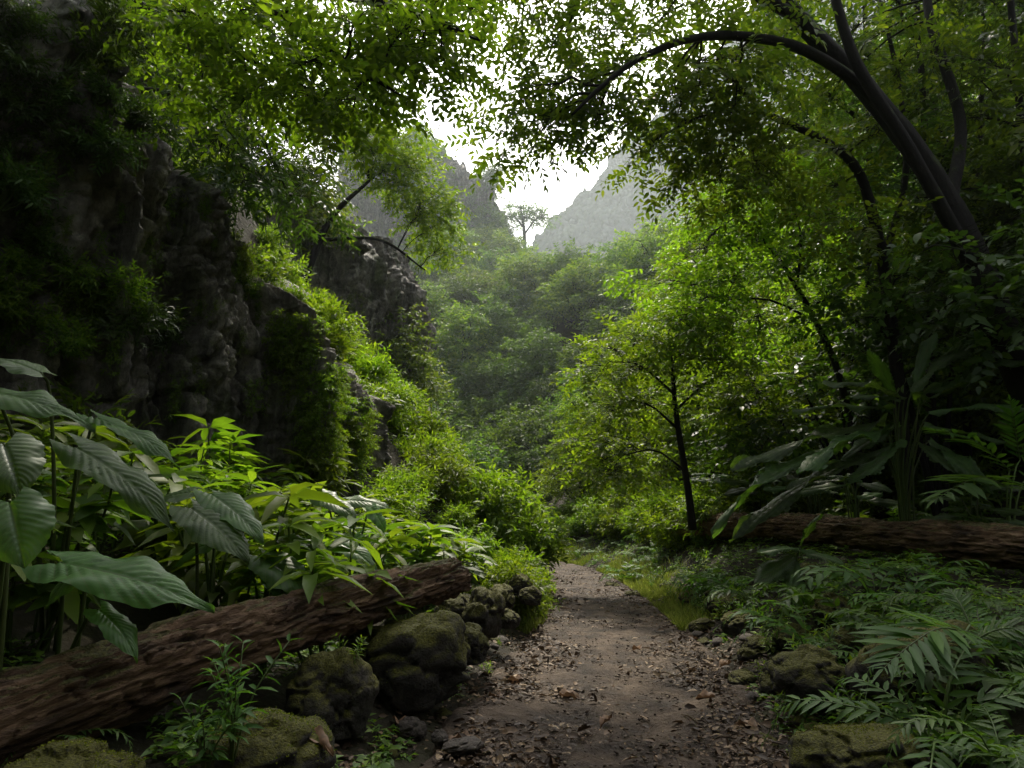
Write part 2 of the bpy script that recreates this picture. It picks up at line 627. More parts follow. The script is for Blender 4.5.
M['litter'] = island_mat('dead_leaves', [(0, (.024, .013, .006)), (.45, (.062, .037, .019)), (.8, (.135, .083, .043)), (1, (.28, .195, .11))], .65, .1)
M['pebble'] = island_mat('pebbles', [(0, (.035, .022, .014)), (.6, (.085, .06, .042)), (1, (.19, .15, .11))], .8)
M['grass'] = island_mat('grass_blades', [(0, (.13, .18, .02)), (.6, (.24, .30, .04)), (1, (.36, .39, .08))], .6, .45)
M['cover'] = leaf_mat('leaf_ground_cover', (.04, .08, .016), (.066, .115, .02), (.11, .16, .026), YT, .4)
M['moss'] = leaf_mat('moss_tufts', (.05, .062, .008), (.085, .10, .010), (.13, .14, .016), YT, .3, rough=.8, spec=.1)
M['far_wood'] = surf_mat('far_wood', [(.35, (.018, .032, .017)), (.65, (.04, .062, .028))], .12, 6, 1.0, .2, 1.0, .1, spec=0.0)
M['dry'] = island_mat('dry_leaf', [(0, (.13, .07, .035)), (1, (.22, .13, .07))], .6, .15)

# ------------------------------------------------------------------ terrain
_ys = np.array([-60, -10, 0, 4, 8.5, 12.8, 18, 22, 26, 30, 34, 40, 50, 2000.])
_xs = np.array([-.5, -.3, .1, .5, 1.2, 1.6, 1.75, 1.55, .8, -.3, -1.4, -2.2, -2.4, -2.4])
_fy = np.linspace(-60, 60, 1201)
_fx = np.interp(_fy, _ys, _xs)
_fx = np.convolve(np.pad(_fx, 20, mode='edge'), np.ones(41) / 41, mode='valid')


def cx(y):
    return np.interp(y, _fy, _fx)


def hw(y):
    return np.interp(y, [0, 6, 14, 30], [1.12, 1.1, 1.0, .8])


_cly = np.array([-60, -10, 0, 5, 8, 11.3, 13.6, 16, 23, 26, 31, 36.5, 39, 43, 60, 2000.])
_clx = np.array([-8, -7.8, -7.2, -6.3, -5.2, -3.6, -3.2, -5, -11, -10.2, -8.2, -4.3, -5.2, -12, -40, -40.])


def clx(y):
    return np.interp(y, _cly, _clx)


def H(x, y, noise=True):
    x, y = np.asarray(x, float), np.asarray(y, float)
    u = x - cx(y)
    w = hw(y)
    tl = np.maximum(0, -u - w)
    tr = np.maximum(0, u - w)
    s1 = np.interp(y, [6, 11, 14.5], [.28, .4, .9])
    s2 = np.interp(y, [6, 11, 14.5, 24, 34], [.40, .42, 1.05, .95, .8])
    zl = s1 * np.minimum(tl, 1.5) + s2 * np.maximum(0, tl - 1.5)
    zl = np.where(tl > 12, zl - (tl - 12) * s2 * .5, zl)
    c = clx(y) - .5 - x
    zl = zl + sstep(c / 1.6) * np.interp(y, [9.5, 11.5, 20, 23], [5.5, 1.2, 1.6, 4.5]) + .5 * np.clip(c - 1, 0, 60)
    sr2 = np.interp(y, [4, 14, 30], [.5, .5, .95])
    nr = np.interp(y, [15, 20], [0, 1])
    zr = np.interp(y, [5, 9, 16], [.34, .46, .58]) * np.minimum(tr, 2.1) + sr2 * (np.clip(tr - 2.1, 0, 45) * nr + (.10 * np.clip(tr - 2.1, 0, 4) + np.clip(tr - 6.1, 0, 40)) * (1 - nr))
    far = sstep((y - 38) / 14)
    z = (zl * (1 - .75 * far)) + zr * (1 - .42 * far)
    R = np.clip(np.where(x < -4, 39 - 1.1 * (x + 4), 39 - 1.5 * (x + 4)), 14, 75)
    Mn = np.minimum(.72 * np.maximum(0, y - 43), R) - .5 * np.clip(y - 125, 0, 90)
    z = z * (1 - .6 * sstep((y - 60) / 30)) + np.maximum(Mn, 0)
    F = np.clip(262 + 1.12 * (x - 37), 30, 560) * sstep((y - 320) / 290)
    z = np.maximum(z, F)
    if noise:
        P = np.stack([x, y, np.zeros_like(x)], -1).reshape(-1, 3)
        nn = fbm(P * .9, 4, seed=3).reshape(x.shape)
        n2 = fbm(P * .05, 4, seed=8).reshape(x.shape)
        off = np.clip((np.maximum(tl, tr)) / .8, 0, 1)
        z = z + off * .10 * nn + n2 * 4.0 * sstep((y - 45) / 40) + n2 * 7 * sstep((y - 340) / 150)
    return z


def hz(x, y):
    return float(H(np.array([x]), np.array([y]))[0])


def axis(lo, hi, step, far, grow=1.16):
    a = list(np.arange(lo, hi + 1e-6, step))
    s = step
    while a[-1] < far:
        s *= grow
        a.append(a[-1] + s)
    s = step
    b = []
    x = lo
    while x > -far:
        s *= grow
        x -= s
        b.append(x)
    return np.array(b[::-1] + a)


def grid_faces(nu, nv):
    i = np.arange(nu - 1)[:, None] * nv
    j = np.arange(nv - 1)[None, :]
    return np.stack([i + j, i + nv + j, i + nv + j + 1, i + j + 1], -1).reshape(-1, 4)


gx = axis(-9, 9, .13, 1500)
gy = axis(-4, 30, .14, 1500, 1.05)
GX, GY = np.meshgrid(gx, gy, indexing='ij')
GZ = H(GX, GY)
u_ = np.abs(GX - cx(GY)) / hw(GY)
GZ = GZ - .05 * (u_ < .97)
me = mesh_data('ground', np.stack([GX, GY, GZ], -1), grid_faces(len(gx), len(gy))[:, ::-1], True)
tag(add_obj('ground', me, M['soil']), 'dark forest floor rising into the banks and hills', 'ground', kind='structure')

# path: a ribbon along the centre line, worn, stony, edges sinking into the banks
py_ = np.concatenate([np.arange(-6, 16, .045), np.arange(16, 46, .1)])
pv_ = np.linspace(-1.12, 1.12, 70)
PYY, PVV = np.meshgrid(py_, pv_, indexing='ij')
edge = 1 + .14 * fbm(np.stack([PYY * 1.4, np.sign(PVV) * 3, PYY * 0], -1).reshape(-1, 3), 4, .6).reshape(PYY.shape)
PX = cx(PYY) + PVV * hw(PYY) * edge
PP = np.stack([PX, PYY, PX * 0], -1).reshape(-1, 3)
bmp = (.022 * fbm(PP * 2.2, 3, seed=5) + .012 * fbm(PP * 9, 3, .6, seed=6) + .007 * np.maximum(0, fbm(PP * 26, 2, seed=7))).reshape(PX.shape)
sp_ = cells(PP * np.array([5.5, 5.5, 1]), 31)
bmp += (.022 * np.clip(.42 - sp_[0], 0, .3) / .3 * (sp_[2] > .72)).reshape(PX.shape)
PZ = H(cx(PYY), PYY, False) + .015 + bmp - .03 * (1 - PVV ** 2) - .16 * sstep((np.abs(PVV) - .93) / .19) + .05
me = mesh_data('path', np.stack([PX, PYY, PZ], -1), grid_faces(len(py_), len(pv_))[:, ::-1], True)
tag(add_obj('path', me, M['path']), 'worn brown earth footpath curving up the valley', 'path', kind='structure')


def path_z(x, y):
    return hz(x, y) + .045


# ------------------------------------------------------------------ cliffs
def cliff(name, label, plan, ztop, mat, step, zstep, amp, foot=1.5, seed=0, lean=.06):
    plan = np.asarray(plan, float)
    seg = np.r_[0, np.cumsum(np.linalg.norm(np.diff(plan, axis=0), axis=1))]
    n = int(seg[-1] / step)
    c = smooth_line(np.c_[plan, np.zeros(len(plan))], n)[:, :2]
    T = unit(np.gradient(c, axis=0))
    N = np.stack([T[:, 1], -T[:, 0]], 1)
    zb = H(c[:, 0] + N[:, 0] * .5, c[:, 1] + N[:, 1] * .5, False) - foot
    zt = np.interp(np.linspace(0, 1, n), np.linspace(0, 1, len(ztop)), ztop)
    zt = zt + .5 * fbm(np.c_[c * .8, np.zeros(n)], 3, seed=seed + 5) * amp
    nz = int((zt - zb).max() / zstep)
    t = np.linspace(0, 1, nz)[None, :]
    Z = zb[:, None] + (zt - zb)[:, None] * t
    X = c[:, 0][:, None] + 0 * t
    Y = c[:, 1][:, None] + 0 * t
    P = np.stack([X, Y, Z], -1).reshape(-1, 3)
    w = P + .5 * np.stack([fbm(P * .5 + 11, 3, seed=seed), fbm(P * .5 + 31, 3, seed=seed + 1), fbm(P * .5 + 51, 3, seed=seed + 2)], 1)
    tn = np.stack([T[:, 0], T[:, 1]], 1)
    al = (np.linspace(0, seg[-1], n)[:, None] + 0 * t).ravel()
    Q = np.stack([al, P[:, 2], 0 * al], 1) + .35 * np.stack([fbm(P * .6 + 11, 4, seed=seed), fbm(P * .6 + 31, 4, seed=seed + 1), 0 * al], 1)
    def facet(sx, sz, sd):
        d1, d2, v = cells(Q * np.array([sx, sz, 0]) + np.array([0, 0, .5]), sd)
        gx_, gz_ = _hash(np.floor(v * 9999), np.floor(v * 777), np.zeros_like(v)) - .5, v - .5
        return (v - .5), np.clip(1 - (d2 - d1) / .10, 0, 1), d1
    v1, c1, _ = facet(.65, .13, seed)
    v2, c2, _ = facet(1.7, .26, seed + 9)
    v3, c3, _ = facet(4.2, .9, seed + 19)
    D = .9 * fbm(P * np.array([.30, .30, .10]), 3, seed=seed) + .85 * v1 + .36 * v2 + .13 * v3 - .20 * c1 - .10 * c2 - .03 * c3
    D += .14 * ridged(P * np.array([1.8, 1.8, .28]), 4, seed=seed) + .10 * fbm(P * np.array([3, 3, 1.6]), 4, .6, seed=seed) + .065 * fbm(P * np.array([10, 10, 6]), 3, .6, seed=seed)
    for sx, sz, am, wd_ in ((1.1, .16, .30, .05), (2.6, .45, .14, .06), (.35, 1.5, .14, .05), (6.5, 1.6, .05, .08), (1.2, 4.5, .035, .08)):
        q2 = np.stack([Q[:, 0] * sx, Q[:, 1] * sz, 0 * al + seed * 1.7 + sx], 1)
        q2 = q2 + .35 * np.stack([vnoise(P * 2.3 + 5, seed), vnoise(P * 2.3 + 25, seed), 0 * al], 1)
        D -= am * np.exp(-np.abs(vnoise(q2, seed + 60)) / wd_)
    D = D.reshape(X.shape) * amp
    rnd = -1.6 * sstep((t - .82) / .18) * amp            # the top edge rolls back
    D = D + rnd + lean * (Z - Z.mean()) * .0
    X = X + N[:, 0][:, None] * D
    Y = Y + N[:, 1][:, None] * D
    me = mesh_data(name, np.stack([X, Y, Z], -1), grid_faces(n, nz), False)
    o = add_obj(name, me, mat)
    tag(o, label, 'cliff', kind='structure')
    return np.stack([X, Y, Z], -1).reshape(-1, 3), grid_faces(n, nz)


NEAR_CLIFF = cliff('cliff', 'dark craggy rock face standing close on the left above the big leaves',
      [(-8.2, -6), (-7.4, 0), (-6.5, 4), (-5.4, 7.5), (-4.5, 9.5), (-3.9, 10.6), (-3.45, 11.6), (-3.1, 13.6), (-4.6, 15.8), (-9, 19)],
      [9, 9, 8.6, 8.4, 8.0, 6.9, 5.4, 4.0, 6.5, 11], M['cliff'], .055, .05, 1.0, 1.2, 3)
MID_CLIFF = cliff('cliff', 'grey brown rock wall beyond the bright creeper, halfway up the valley',
      [(-14, 20), (-11.2, 24), (-9.9, 28), (-7.4, 33), (-4.3, 37.2), (-5.4, 40.5), (-11, 46)],
      [15, 16, 16.6, 17, 16, 15, 14], M['cliffb'], .10, .09, 1.1, 2.0, 40)
FAR_CLIFF = cliff('cliff', 'pale hazy rock band high on the far valley side',
      [(-26, 92), (-16, 93), (-8, 94.5), (-2, 96), (2.5, 100), (4, 108)],
      [62, 60, 57, 52, 46, 40], M['cliffb'], .3, .28, 2.4, 5, 77)

# ------------------------------------------------------------------ plant builders
class Kind:
    """meshes of one kind of plant, set down any number of times as a thing with parts"""

    def __init__(self, name, cat, parts):
        self.name, self.cat, self.parts = name, cat, parts

    def put(self, loc, label, group, scale=1.0, rz=None, tilt=(0, 0)):
        rz = random.uniform(0, 2 * PI) if rz is None else rz
        r = thing(self.name, label, self.cat, loc, (tilt[0], tilt[1], rz), scale, group)
        for nm, me, mt in self.parts:
            add_obj(nm, me, mt, r)
        return r


def blob_plant(limbs, blobs, tpls, lsize, flat=.6, twig=.008, droop=.25, shell=.45, roll=.34, ns=7, wob=.08, sub=1.0):
    """woody tubes from LIMBS, foliage sprays filling BLOBS (centre, radius, number), each joined to the nearest limb"""
    w, c = Mesher(), Mesher()
    S, SR = [], []
    for P, r0, r1 in limbs:
        P = np.asarray(P, float)
        n = max(6, int(np.linalg.norm(np.diff(P, axis=0), axis=1).sum() / .25) if len(P) < 12 else len(P))
        n = min(n, 60)
        Q = smooth_line(P, n)
        R = np.linspace(1, 0, n) ** .8 * (r0 - r1) + r1
        w.tube(Q, R, ns if r0 > .03 else 5, wob=wob if r0 > .04 else 0)
        S.append(Q[n // 4:] if n > 8 else Q)
        SR.append(R[n // 4:] if n > 8 else R)
    S, SR = np.vstack(S), np.concatenate(SR)
    for b in blobs:
        ce, rad, k = np.asarray(b[0], float), b[1], int(b[2])
        dd = np.linalg.norm(S - ce, axis=1) + .6 * np.maximum(0, S[:, 2] - ce[2]) * (droop < .2)
        i = int(np.argmin(dd))
        B = curve(S[i], ce, .10, rng.normal(0, .08), 7, .02)
        r0 = min(SR[i] * .7, twig * 3.0)
        w.tube(B, np.linspace(r0, twig * 1.2, 7), 5, cap=False)
        u = unit(rng.normal(0, 1, (k, 3)))
        q = ce + u * (rng.uniform(shell, 1, (k, 1)) ** .6) * rad * np.array([1, 1, flat])
        fr = rng.integers(3, 7, k)
        mid = B[fr]
        for a, e in zip(mid, q):
            if rng.uniform() < sub:
                w.tube(curve(a, e, .06, rng.normal(0, .1), 4), np.linspace(twig * .7, twig * .35, 4), 3, cap=False)
        D = unit(q - ce) * np.array([1, 1, .5]) + rng.normal(0, .35, (k, 3)) + np.array([0, 0, -droop])
        sprays_mesh(c, tpls, q, D, lsize, roll)
        # a few more along the way in
        k2 = k // 3
        t = rng.uniform(.3, .9, (k2, 1))
        j = rng.integers(0, k, k2)
        sprays_mesh(c, tpls, mid[j] * (1 - t) + q[j] * t, rng.normal(0, 1, (k2, 3)) * np.array([1, 1, .4]), lsize * .9, roll)
    return w, c


def plant_parts(w, c, wood, leaf, names=('trunk', 'crown')):
    return [(names[0], w.data(names[0], True), wood), (names[1], c.data(names[1]), leaf)]


def hero_tree(name, label, base, limbs, blobs, tpls, lsize, wood, leaf, group=None, **kw):
    base = np.asarray(base, float)
    w, c = blob_plant([(np.asarray(P) - base, a, b) for P, a, b in limbs], [(np.asarray(b[0]) - base, b[1], b[2]) for b in blobs], tpls, lsize, **kw)
    r = thing(name, label, 'tree', base, group=group)
    for nm, me, mt in plant_parts(w, c, wood, leaf):
        add_obj(nm, me, mt, r)
    return r


def round_tree(h, r, nb, ns, tpls, lsize, leaf, wood, lean=.1, low=.35, tiers=1.0):
    """free-standing tree kind: leaning trunk, limbs to the foliage masses of a domed uneven crown"""
    top = np.array([rng.normal(0, lean) * h, rng.normal(0, lean) * h, h * .78])
    tr = smooth_line(np.array([[0, 0, -.4], top * .3 + rng.normal(0, .04 * h, 3) * [1, 1, 0], top * .65, top]), 14)
    limbs = [(tr, .022 * h + .03, .01 * h)]
    blobs = []
    for i in range(nb):
        a = i * 2.4 + rng.normal(0, .3)
        f = (i + .5) / nb
        z = h * (low + (1 - low) * f) + rng.normal(0, .04 * h)
        rr = r * (1.05 - .75 * f ** 2) * rng.uniform(.55, 1.0)
        ce = np.array([top[0] * f + math.cos(a) * rr, top[1] * f + math.sin(a) * rr, z])
        j = tr[int(np.clip(len(tr) * (f * .6 + .25), 2, 13))]
        limbs.append((curve(j, ce, .05, rng.normal(0, .1), 6, .02), .009 * h, .004 * h))
        blobs.append((ce, r * rng.uniform(.38, .55) * tiers, ns))
    w, c = blob_plant(limbs, blobs, tpls, lsize, flat=.5, twig=.0022 * h, sub=.4)
    return plant_parts(w, c, wood, leaf)


def shrub_kind(h, r, nst, ns, tpls, lsize, leaf, wood):
    w, c = Mesher(), Mesher()
    for i in range(nst):
        a = rng.uniform(0, 2 * PI)
        rr = r * math.sqrt(rng.uniform(0.02, 1))
        e = np.array([math.cos(a) * rr, math.sin(a) * rr, h * rng.uniform(.6, 1.05) * (1 - .35 * (rr / r) ** 2)])
        B = curve(np.array([e[0] * .12, e[1] * .12, -.12]), e, .12, rng.normal(0, .08), 9, .015)
        w.tube(B, np.linspace(.014, .004, 9), 4, cap=False)
        t = rng.uniform(.30, 1, ns)
        k = np.clip((t * 8).astype(int), 0, 8)
        p = B[k] + rng.normal(0, .05, (ns, 3))
        out = unit(np.array([e[0], e[1], .2 * h]))
        D = out * .6 + rng.normal(0, .6, (ns, 3)) * np.array([1, 1, .5]) + np.array([0, 0, .1])
        sprays_mesh(c, tpls, p, D, lsize, .6)
    return plant_parts(w, c, wood, leaf, ('stems', 'foliage'))


def whorl_kind(nst, h, spread, leaf, ll, nl, lm, sm):
    """upright stalks, each crowned with a whorl of long arching leaves"""
    w, c = Mesher(), Mesher()
    for i in range(nst):
        a = rng.uniform(0, 2 * PI)
        rr = spread * math.sqrt(rng.uniform(0, 1))
        e = np.array([math.cos(a) * rr, math.sin(a) * rr, h * rng.uniform(.5, 1.05)])
        B = curve([e[0] * .3, e[1] * .3, -.1], e, .04, rng.normal(0, .06), 8, .01)
        w.tube(B, np.linspace(.013, .007, 8), 5, cap=False)
        for f, m_ in ((1, 1.0), (.86, .95), (.7, .8)):
            n = max(3, int(nl * m_ * .6))
            wv, wf = whorl(leaf, n, el=(-.35, .45) if f < 1 else (-.15, .75))
            c.add(wv * ll * m_ * rng.uniform(.8, 1.15) + B[min(7, int(f * 7.99))], wf)
    return [('stems', w.data('stems', True), sm), ('foliage', c.data('foliage'), lm)]


def frond(m, w, P, npairs, pl, pw, ang=62, leaf=None, droop=.3, up=(0, 0, 1), r0=.008, lobe=False):
    """a pinnate frond along the polyline P: paired pinnae, longest a third of the way along"""
    leaf = leaf or leaf_fine(pw, .3, droop, .36)
    n = npairs
    Q = smooth_line(P, 40)
    w.tube(Q[::3], np.linspace(r0, r0 * .3, len(Q[::3])), 5, cap=False)
    L = np.linalg.norm(np.diff(Q, axis=0), axis=1).sum()
    t = np.linspace(.10 if not lobe else .04, .99, n)
    k = np.clip((t * 39).astype(int), 0, 38)
    pos = Q[k] + (Q[k + 1] - Q[k]) * ((t * 39) - k)[:, None]
    T = unit(Q[np.minimum(k + 1, 39)] - Q[k])
    X = unit(np.cross(T, np.broadcast_to(np.asarray(up, float), T.shape)))
    Z = np.cross(X, T)
    prof = (np.sin(PI * (.10 + .86 * t)) ** .75) * (1 - .25 * t)
    for s in (-1, 1):
        a = np.radians(ang - 26 * t + rng.normal(0, 6, n))
        keep = rng.uniform(0, 1, n) > .05
        D = X * (s * np.sin(a))[:, None] + T * np.cos(a)[:, None] + Z * (.06 + rng.normal(0, .13, n))[:, None]
        D = unit(D)
        # the pinna lies in the plane of the frond
        Xl = unit(np.cross(D, Z))
        Zl = np.cross(Xl, D)
        R = np.stack([Xl, D, Zl], -1)
        m.add(*stamp(leaf, pos[keep], R[keep], (pl * prof * rng.uniform(.78, 1.08, n))[keep]))
    a = stamp(leaf, Q[-1:], frames(T[-1:], None), [pl * .35])
    m.add(*a)


def fern_kind(nf, L, npairs, pl, pw, leaf_m, stem_m, rise=.7, droop=.35, lobe=False):
    w, c = Mesher(), Mesher()
    for i in range(nf):
        a = i / nf * 2 * PI + rng.normal(0, .25)
        l = L * rng.uniform(.7, 1.1)
        el = rise * rng.uniform(.6, 1.25)
        o = np.array([math.cos(a), math.sin(a), 0])
        P = [[0, 0, -.05], o * l * .18 + [0, 0, l * .30 * el * 1.4], o * l * .5 + [0, 0, l * .55 * el], o * l * .8 + [0, 0, l * (.5 * el)], o * l * 1.0 + [0, 0, l * (.5 * el - droop)]]
        frond(c, w, np.array(P), npairs, pl * l / L, pw, lobe=lobe, droop=.25)
    return [('stems', w.data('stems', True), stem_m), ('fronds', c.data('fronds'), leaf_m)]


def vine_kind(L, n, leaf_m, stem_m, tpls, ls):
    w, c = Mesher(), Mesher()
    for i in range(n):
        x0 = rng.normal(0, .22, 2)
        l = L * rng.uniform(.5, 1)
        B = curve([x0[0], x0[1], 0], [x0[0] + rng.normal(0, .2), x0[1] + rng.normal(0, .2), -l], 0, rng.normal(0, .1), 12, .02)
        w.tube(B, np.full(12, .005), 3, cap=False)
        k = int(l * 16)
        t = rng.integers(0, 12, k)
        D = rng.normal(0, 1, (k, 3)) * [1, 1, .4] + [0, 0, -.55]
        sprays_mesh(c, tpls, B[t] + rng.normal(0, .04, (k, 3)), D, ls, .7)
    return [('stems', w.data('stems', True), stem_m), ('foliage', c.data('foliage'), leaf_m)]


def big_leaf(L, W, nveins=11, curl=.55, cup=.25, wave=.03, rib=.012, lobe=.22, nu=64, nv=25, r=None, notch=0.0, slim=False):
    """heart-shaped ribbed blade along +Y from the petiole joint at the origin; (V, F, UV)"""
    r = r or rng
    s = np.linspace(0, 1, nu)
    v = np.linspace(-1, 1, nv)
    S, Vv = np.meshgrid(s, v, indexing='ij')
    prof = np.interp(s, [0, .06, .18, .32, .5, .7, .86, .95, 1], [.42, .72, .95, 1.0, .93, .68, .36, .13, .0])
    if slim:
        prof = np.interp(s, [0, .05, .2, .4, .6, .8, .93, 1], [.10, .28, .62, .92, 1.0, .80, .40, 0])
    tooth = 1 + .05 * np.abs(np.sin(PI * nveins * (S - .32 * np.abs(Vv)))) * np.abs(Vv) ** 3
    so_ = r.uniform(0, 9)
    nz_ = fbm(np.stack([S * 9 + so_, np.sign(Vv) * 4 + so_, S * 0], -1).reshape(-1, 3), 3).reshape(S.shape)
    tooth = tooth + .07 * nz_ * np.abs(Vv) ** 2
    tooth = tooth * (1 - notch * (.6 + .5 * nz_) * np.abs(Vv) ** 2 * (np.abs(np.cos(PI * nveins * (S - .32 * np.abs(Vv)))) ** 5))
    X = prof[:, None] * Vv * W * tooth
    Yl = S * L - lobe * L * np.abs(Vv) ** 1.6 * (1 - S) ** 2.5
    ph = r.uniform(0, 6, 4)
    Z = cup * np.abs(X) * (1 - .5 * np.abs(Vv))
    Z = Z - .35 * W * np.abs(Vv) ** 2.6 * prof[:, None] * (.6 + .4 * S)
    rib = rib * (1 + .8 * fbm(np.stack([S * 5 + so_, Vv * 2, S * 0 + so_], -1).reshape(-1, 3), 2).reshape(S.shape))
    Z = Z - rib * np.exp(-(((nveins * (S - .32 * np.abs(Vv)) + .5) % 1 - .5) / .16) ** 2) * (1 - np.abs(Vv) ** 4) * np.minimum(1, 6 * np.abs(Vv))
    Z = Z + wave * np.abs(Vv) ** 2 * (np.sin(S * 11 + ph[0] + np.sign(Vv)) + .6 * np.sin(S * 23 + ph[1] + 2 * np.sign(Vv)))
    Z = Z - .012 * np.exp(-(Vv / .06) ** 2)
    a = curl * (Yl / L) ** 2 * .9
    Yc = Yl * np.cos(a * .6) + Z * np.sin(a)
    Zc = Z * np.cos(a) - Yl * np.sin(a * .7)
    V = np.stack([X, Yc, Zc], -1).reshape(-1, 3)
    UV = np.stack([Vv, S], -1).reshape(-1, 2)
    return V, grid_faces(nu, nv)[:, ::-1], UV


TO_CAM = np.array([0, 0, 1.5])


def ribbed_plant(name, label, base, leaves, group=None):
    """big-leaved plant: each leaf (joint, tip, half width, face) is a part with its stalk below it"""
    base = np.asarray(base, float)
    r = thing(name, label, 'plant', base, group=group)
    for joint, tip, W, face in leaves:
        joint, tip = np.asarray(joint, float), np.asarray(tip, float)
        D = tip - joint
        L = np.linalg.norm(D)
        y = D / L
        view = unit(EYE - joint)
        n = unit(np.array([0, 0, 1.0]) * (1 - face) + view * face)
        x = unit(np.cross(y, n))
        z = np.cross(x, y)
        R = np.stack([x, y, z], -1)
        V, F, UV = big_leaf(L * 1.06, W, curl=rng.uniform(.25, .5) * (1 - .4 * face), wave=.028 * L, rib=.016 * L, lobe=.2)
        V[:, 2] += 0
        me = mesh_data('leaf', V @ R.T + joint - base, F, True, UV)
        lf = add_obj('leaf', me, M['taro'], r)
        w = Mesher()
        b0 = np.array([rng.normal(0, .04), rng.normal(0, .04), -.05])
        j = joint - base
        P = np.array([b0, b0 + (j - b0) * [.25, .25, .5], b0 + (j - b0) * [.7, .7, .92], j - y * .01 - z * .004])
        w.tube(smooth_line(P, 14), np.linspace(.016, .007, 14), 6)
        add_obj('stalk', w.data('stalk', True), M['stem'], lf)
    return r


# ------------------------------------------------------------------ sky, sun, haze, camera
SUN_EL, SUN_AZ = math.radians(57), math.radians(7)   # azimuth from +Y towards +X
wd = bpy.data.worlds.new('World')
SC.world = wd
wd.use_nodes = True
nt = wd.node_tree
nt.nodes.clear()
sky = nt.nodes.new('ShaderNodeTexSky')
sky.sky_type = 'NISHITA'
sky.sun_disc = False
sky.sun_elevation = SUN_EL
sky.sun_rotation = SUN_AZ
sky.air_density = 1.0
sky.dust_density = 6.0
sky.ozone_density = 1.0
hs = nt.nodes.new('ShaderNodeHueSaturation')
hs.inputs['Saturation'].default_value = .22
hs.inputs['Value'].default_value = 1.9
bg = nt.nodes.new('ShaderNodeBackground')
bg.inputs['Strength'].default_value = .15
wo = nt.nodes.new('ShaderNodeOutputWorld')
nt.links.new(sky.outputs[0], hs.inputs['Color'])
nt.links.new(hs.outputs[0], bg.inputs['Color'])
nt.links.new(bg.outputs[0], wo.inputs['Surface'])

sl = bpy.data.lights.new('sun', 'SUN')
sl.energy = 5.0
sl.angle = math.radians(1.5)
sl.color = (1.0, .91, .74)
so = bpy.data.objects.new('sun', sl)
COL.objects.link(so)
sd = Vector((math.sin(SUN_AZ) * math.cos(SUN_EL), math.cos(SUN_AZ) * math.cos(SUN_EL), math.sin(SUN_EL)))
so.rotation_euler = sd.to_track_quat('Z', 'Y').to_euler()
so.location = sd * 50

# misty air: a wedge of thin scattering haze that fills the valley
hm, ht, ho = new_mat('mist')
vs = nd(ht, 'ShaderNodeVolumeScatter')
vs.inputs['Color'].default_value = (.86, .96, 1.0, 1)
vs.inputs['Density'].default_value = .0008
vs.inputs['Anisotropy'].default_value = .45
# the mist thickens away from the shaded near end of the gorge
hc = nd(ht, 'ShaderNodeTexCoord')
hx = nd(ht, 'ShaderNodeSeparateXYZ')
hr = nd(ht, 'ShaderNodeMapRange', interpolation_type='SMOOTHSTEP')
hr.inputs['From Min'].default_value = 8
hr.inputs['From Max'].default_value = 85
hr.inputs['To Min'].default_value = .00012
hr.inputs['To Max'].default_value = .0016
ht.links.new(hc.outputs['Object'], hx.inputs[0])
ht.links.new(hx.outputs['Y'], hr.inputs['Value'])
h2 = nd(ht, 'ShaderNodeMapRange', interpolation_type='SMOOTHSTEP')
h2.inputs['From Min'].default_value = 100
h2.inputs['From Max'].default_value = 190
h2.inputs['To Min'].default_value = 1.0
h2.inputs['To Max'].default_value = .05
hmul = nd(ht, 'ShaderNodeMath', operation='MULTIPLY')
ht.links.new(hx.outputs['Y'], h2.inputs['Value'])
ht.links.new(hr.outputs['Result'], hmul.inputs[0])
ht.links.new(h2.outputs['Result'], hmul.inputs[1])
ht.links.new(hmul.outputs[0], vs.inputs['Density'])
hm.cycles.volume_step_rate = .15
ht.links.new(vs.outputs[0], ho.inputs['Volume'])
prof = [(-40, -8), (-40, 26), (40, 46), (110, 100), (620, 460), (760, 500), (760, -8)]
V = [(x, y, z) for x in (-120, 340) for y, z in prof]
k = len(prof)
bmh = bmesh.new()
vv = [bmh.verts.new(p) for p in V]
bmh.faces.new(vv[:k])
bmh.faces.new(vv[k:][::-1])
for i in range(k):
    j = (i + 1) % k
    bmh.faces.new((vv[i], vv[k + i], vv[k + j], vv[j])[::-1])
bmesh.ops.recalc_face_normals(bmh, faces=bmh.faces)
hme = bpy.data.meshes.new('haze')
bmh.to_mesh(hme)
bmh.free()
tag(add_obj('haze', hme, hm), 'thin pale mist filling the valley air', 'haze', kind='stuff')

cam = bpy.data.cameras.new('camera')
cam.lens = 24
cam.sensor_width = 36
cam.clip_start = .05
cam.clip_end = 4000
co = bpy.data.objects.new('camera', cam)
COL.objects.link(co)
co.location = EYE
co.rotation_euler = (PI / 2 + PITCH, 0, 0)
SC.camera = co

SC.view_settings.view_transform = 'Standard'
SC.view_settings.look = 'None'
SC.view_settings.exposure = 0
cy = SC.cycles
cy.max_bounces = 6
cy.diffuse_bounces = 3
cy.glossy_bounces = 2
cy.transmission_bounces = 4
cy.volume_bounces = 1
cy.transparent_max_bounces = 6
cy.use_denoising = True
cy.sample_clamp_indirect = 6
cy.caustics_reflective = False
cy.caustics_refractive = False

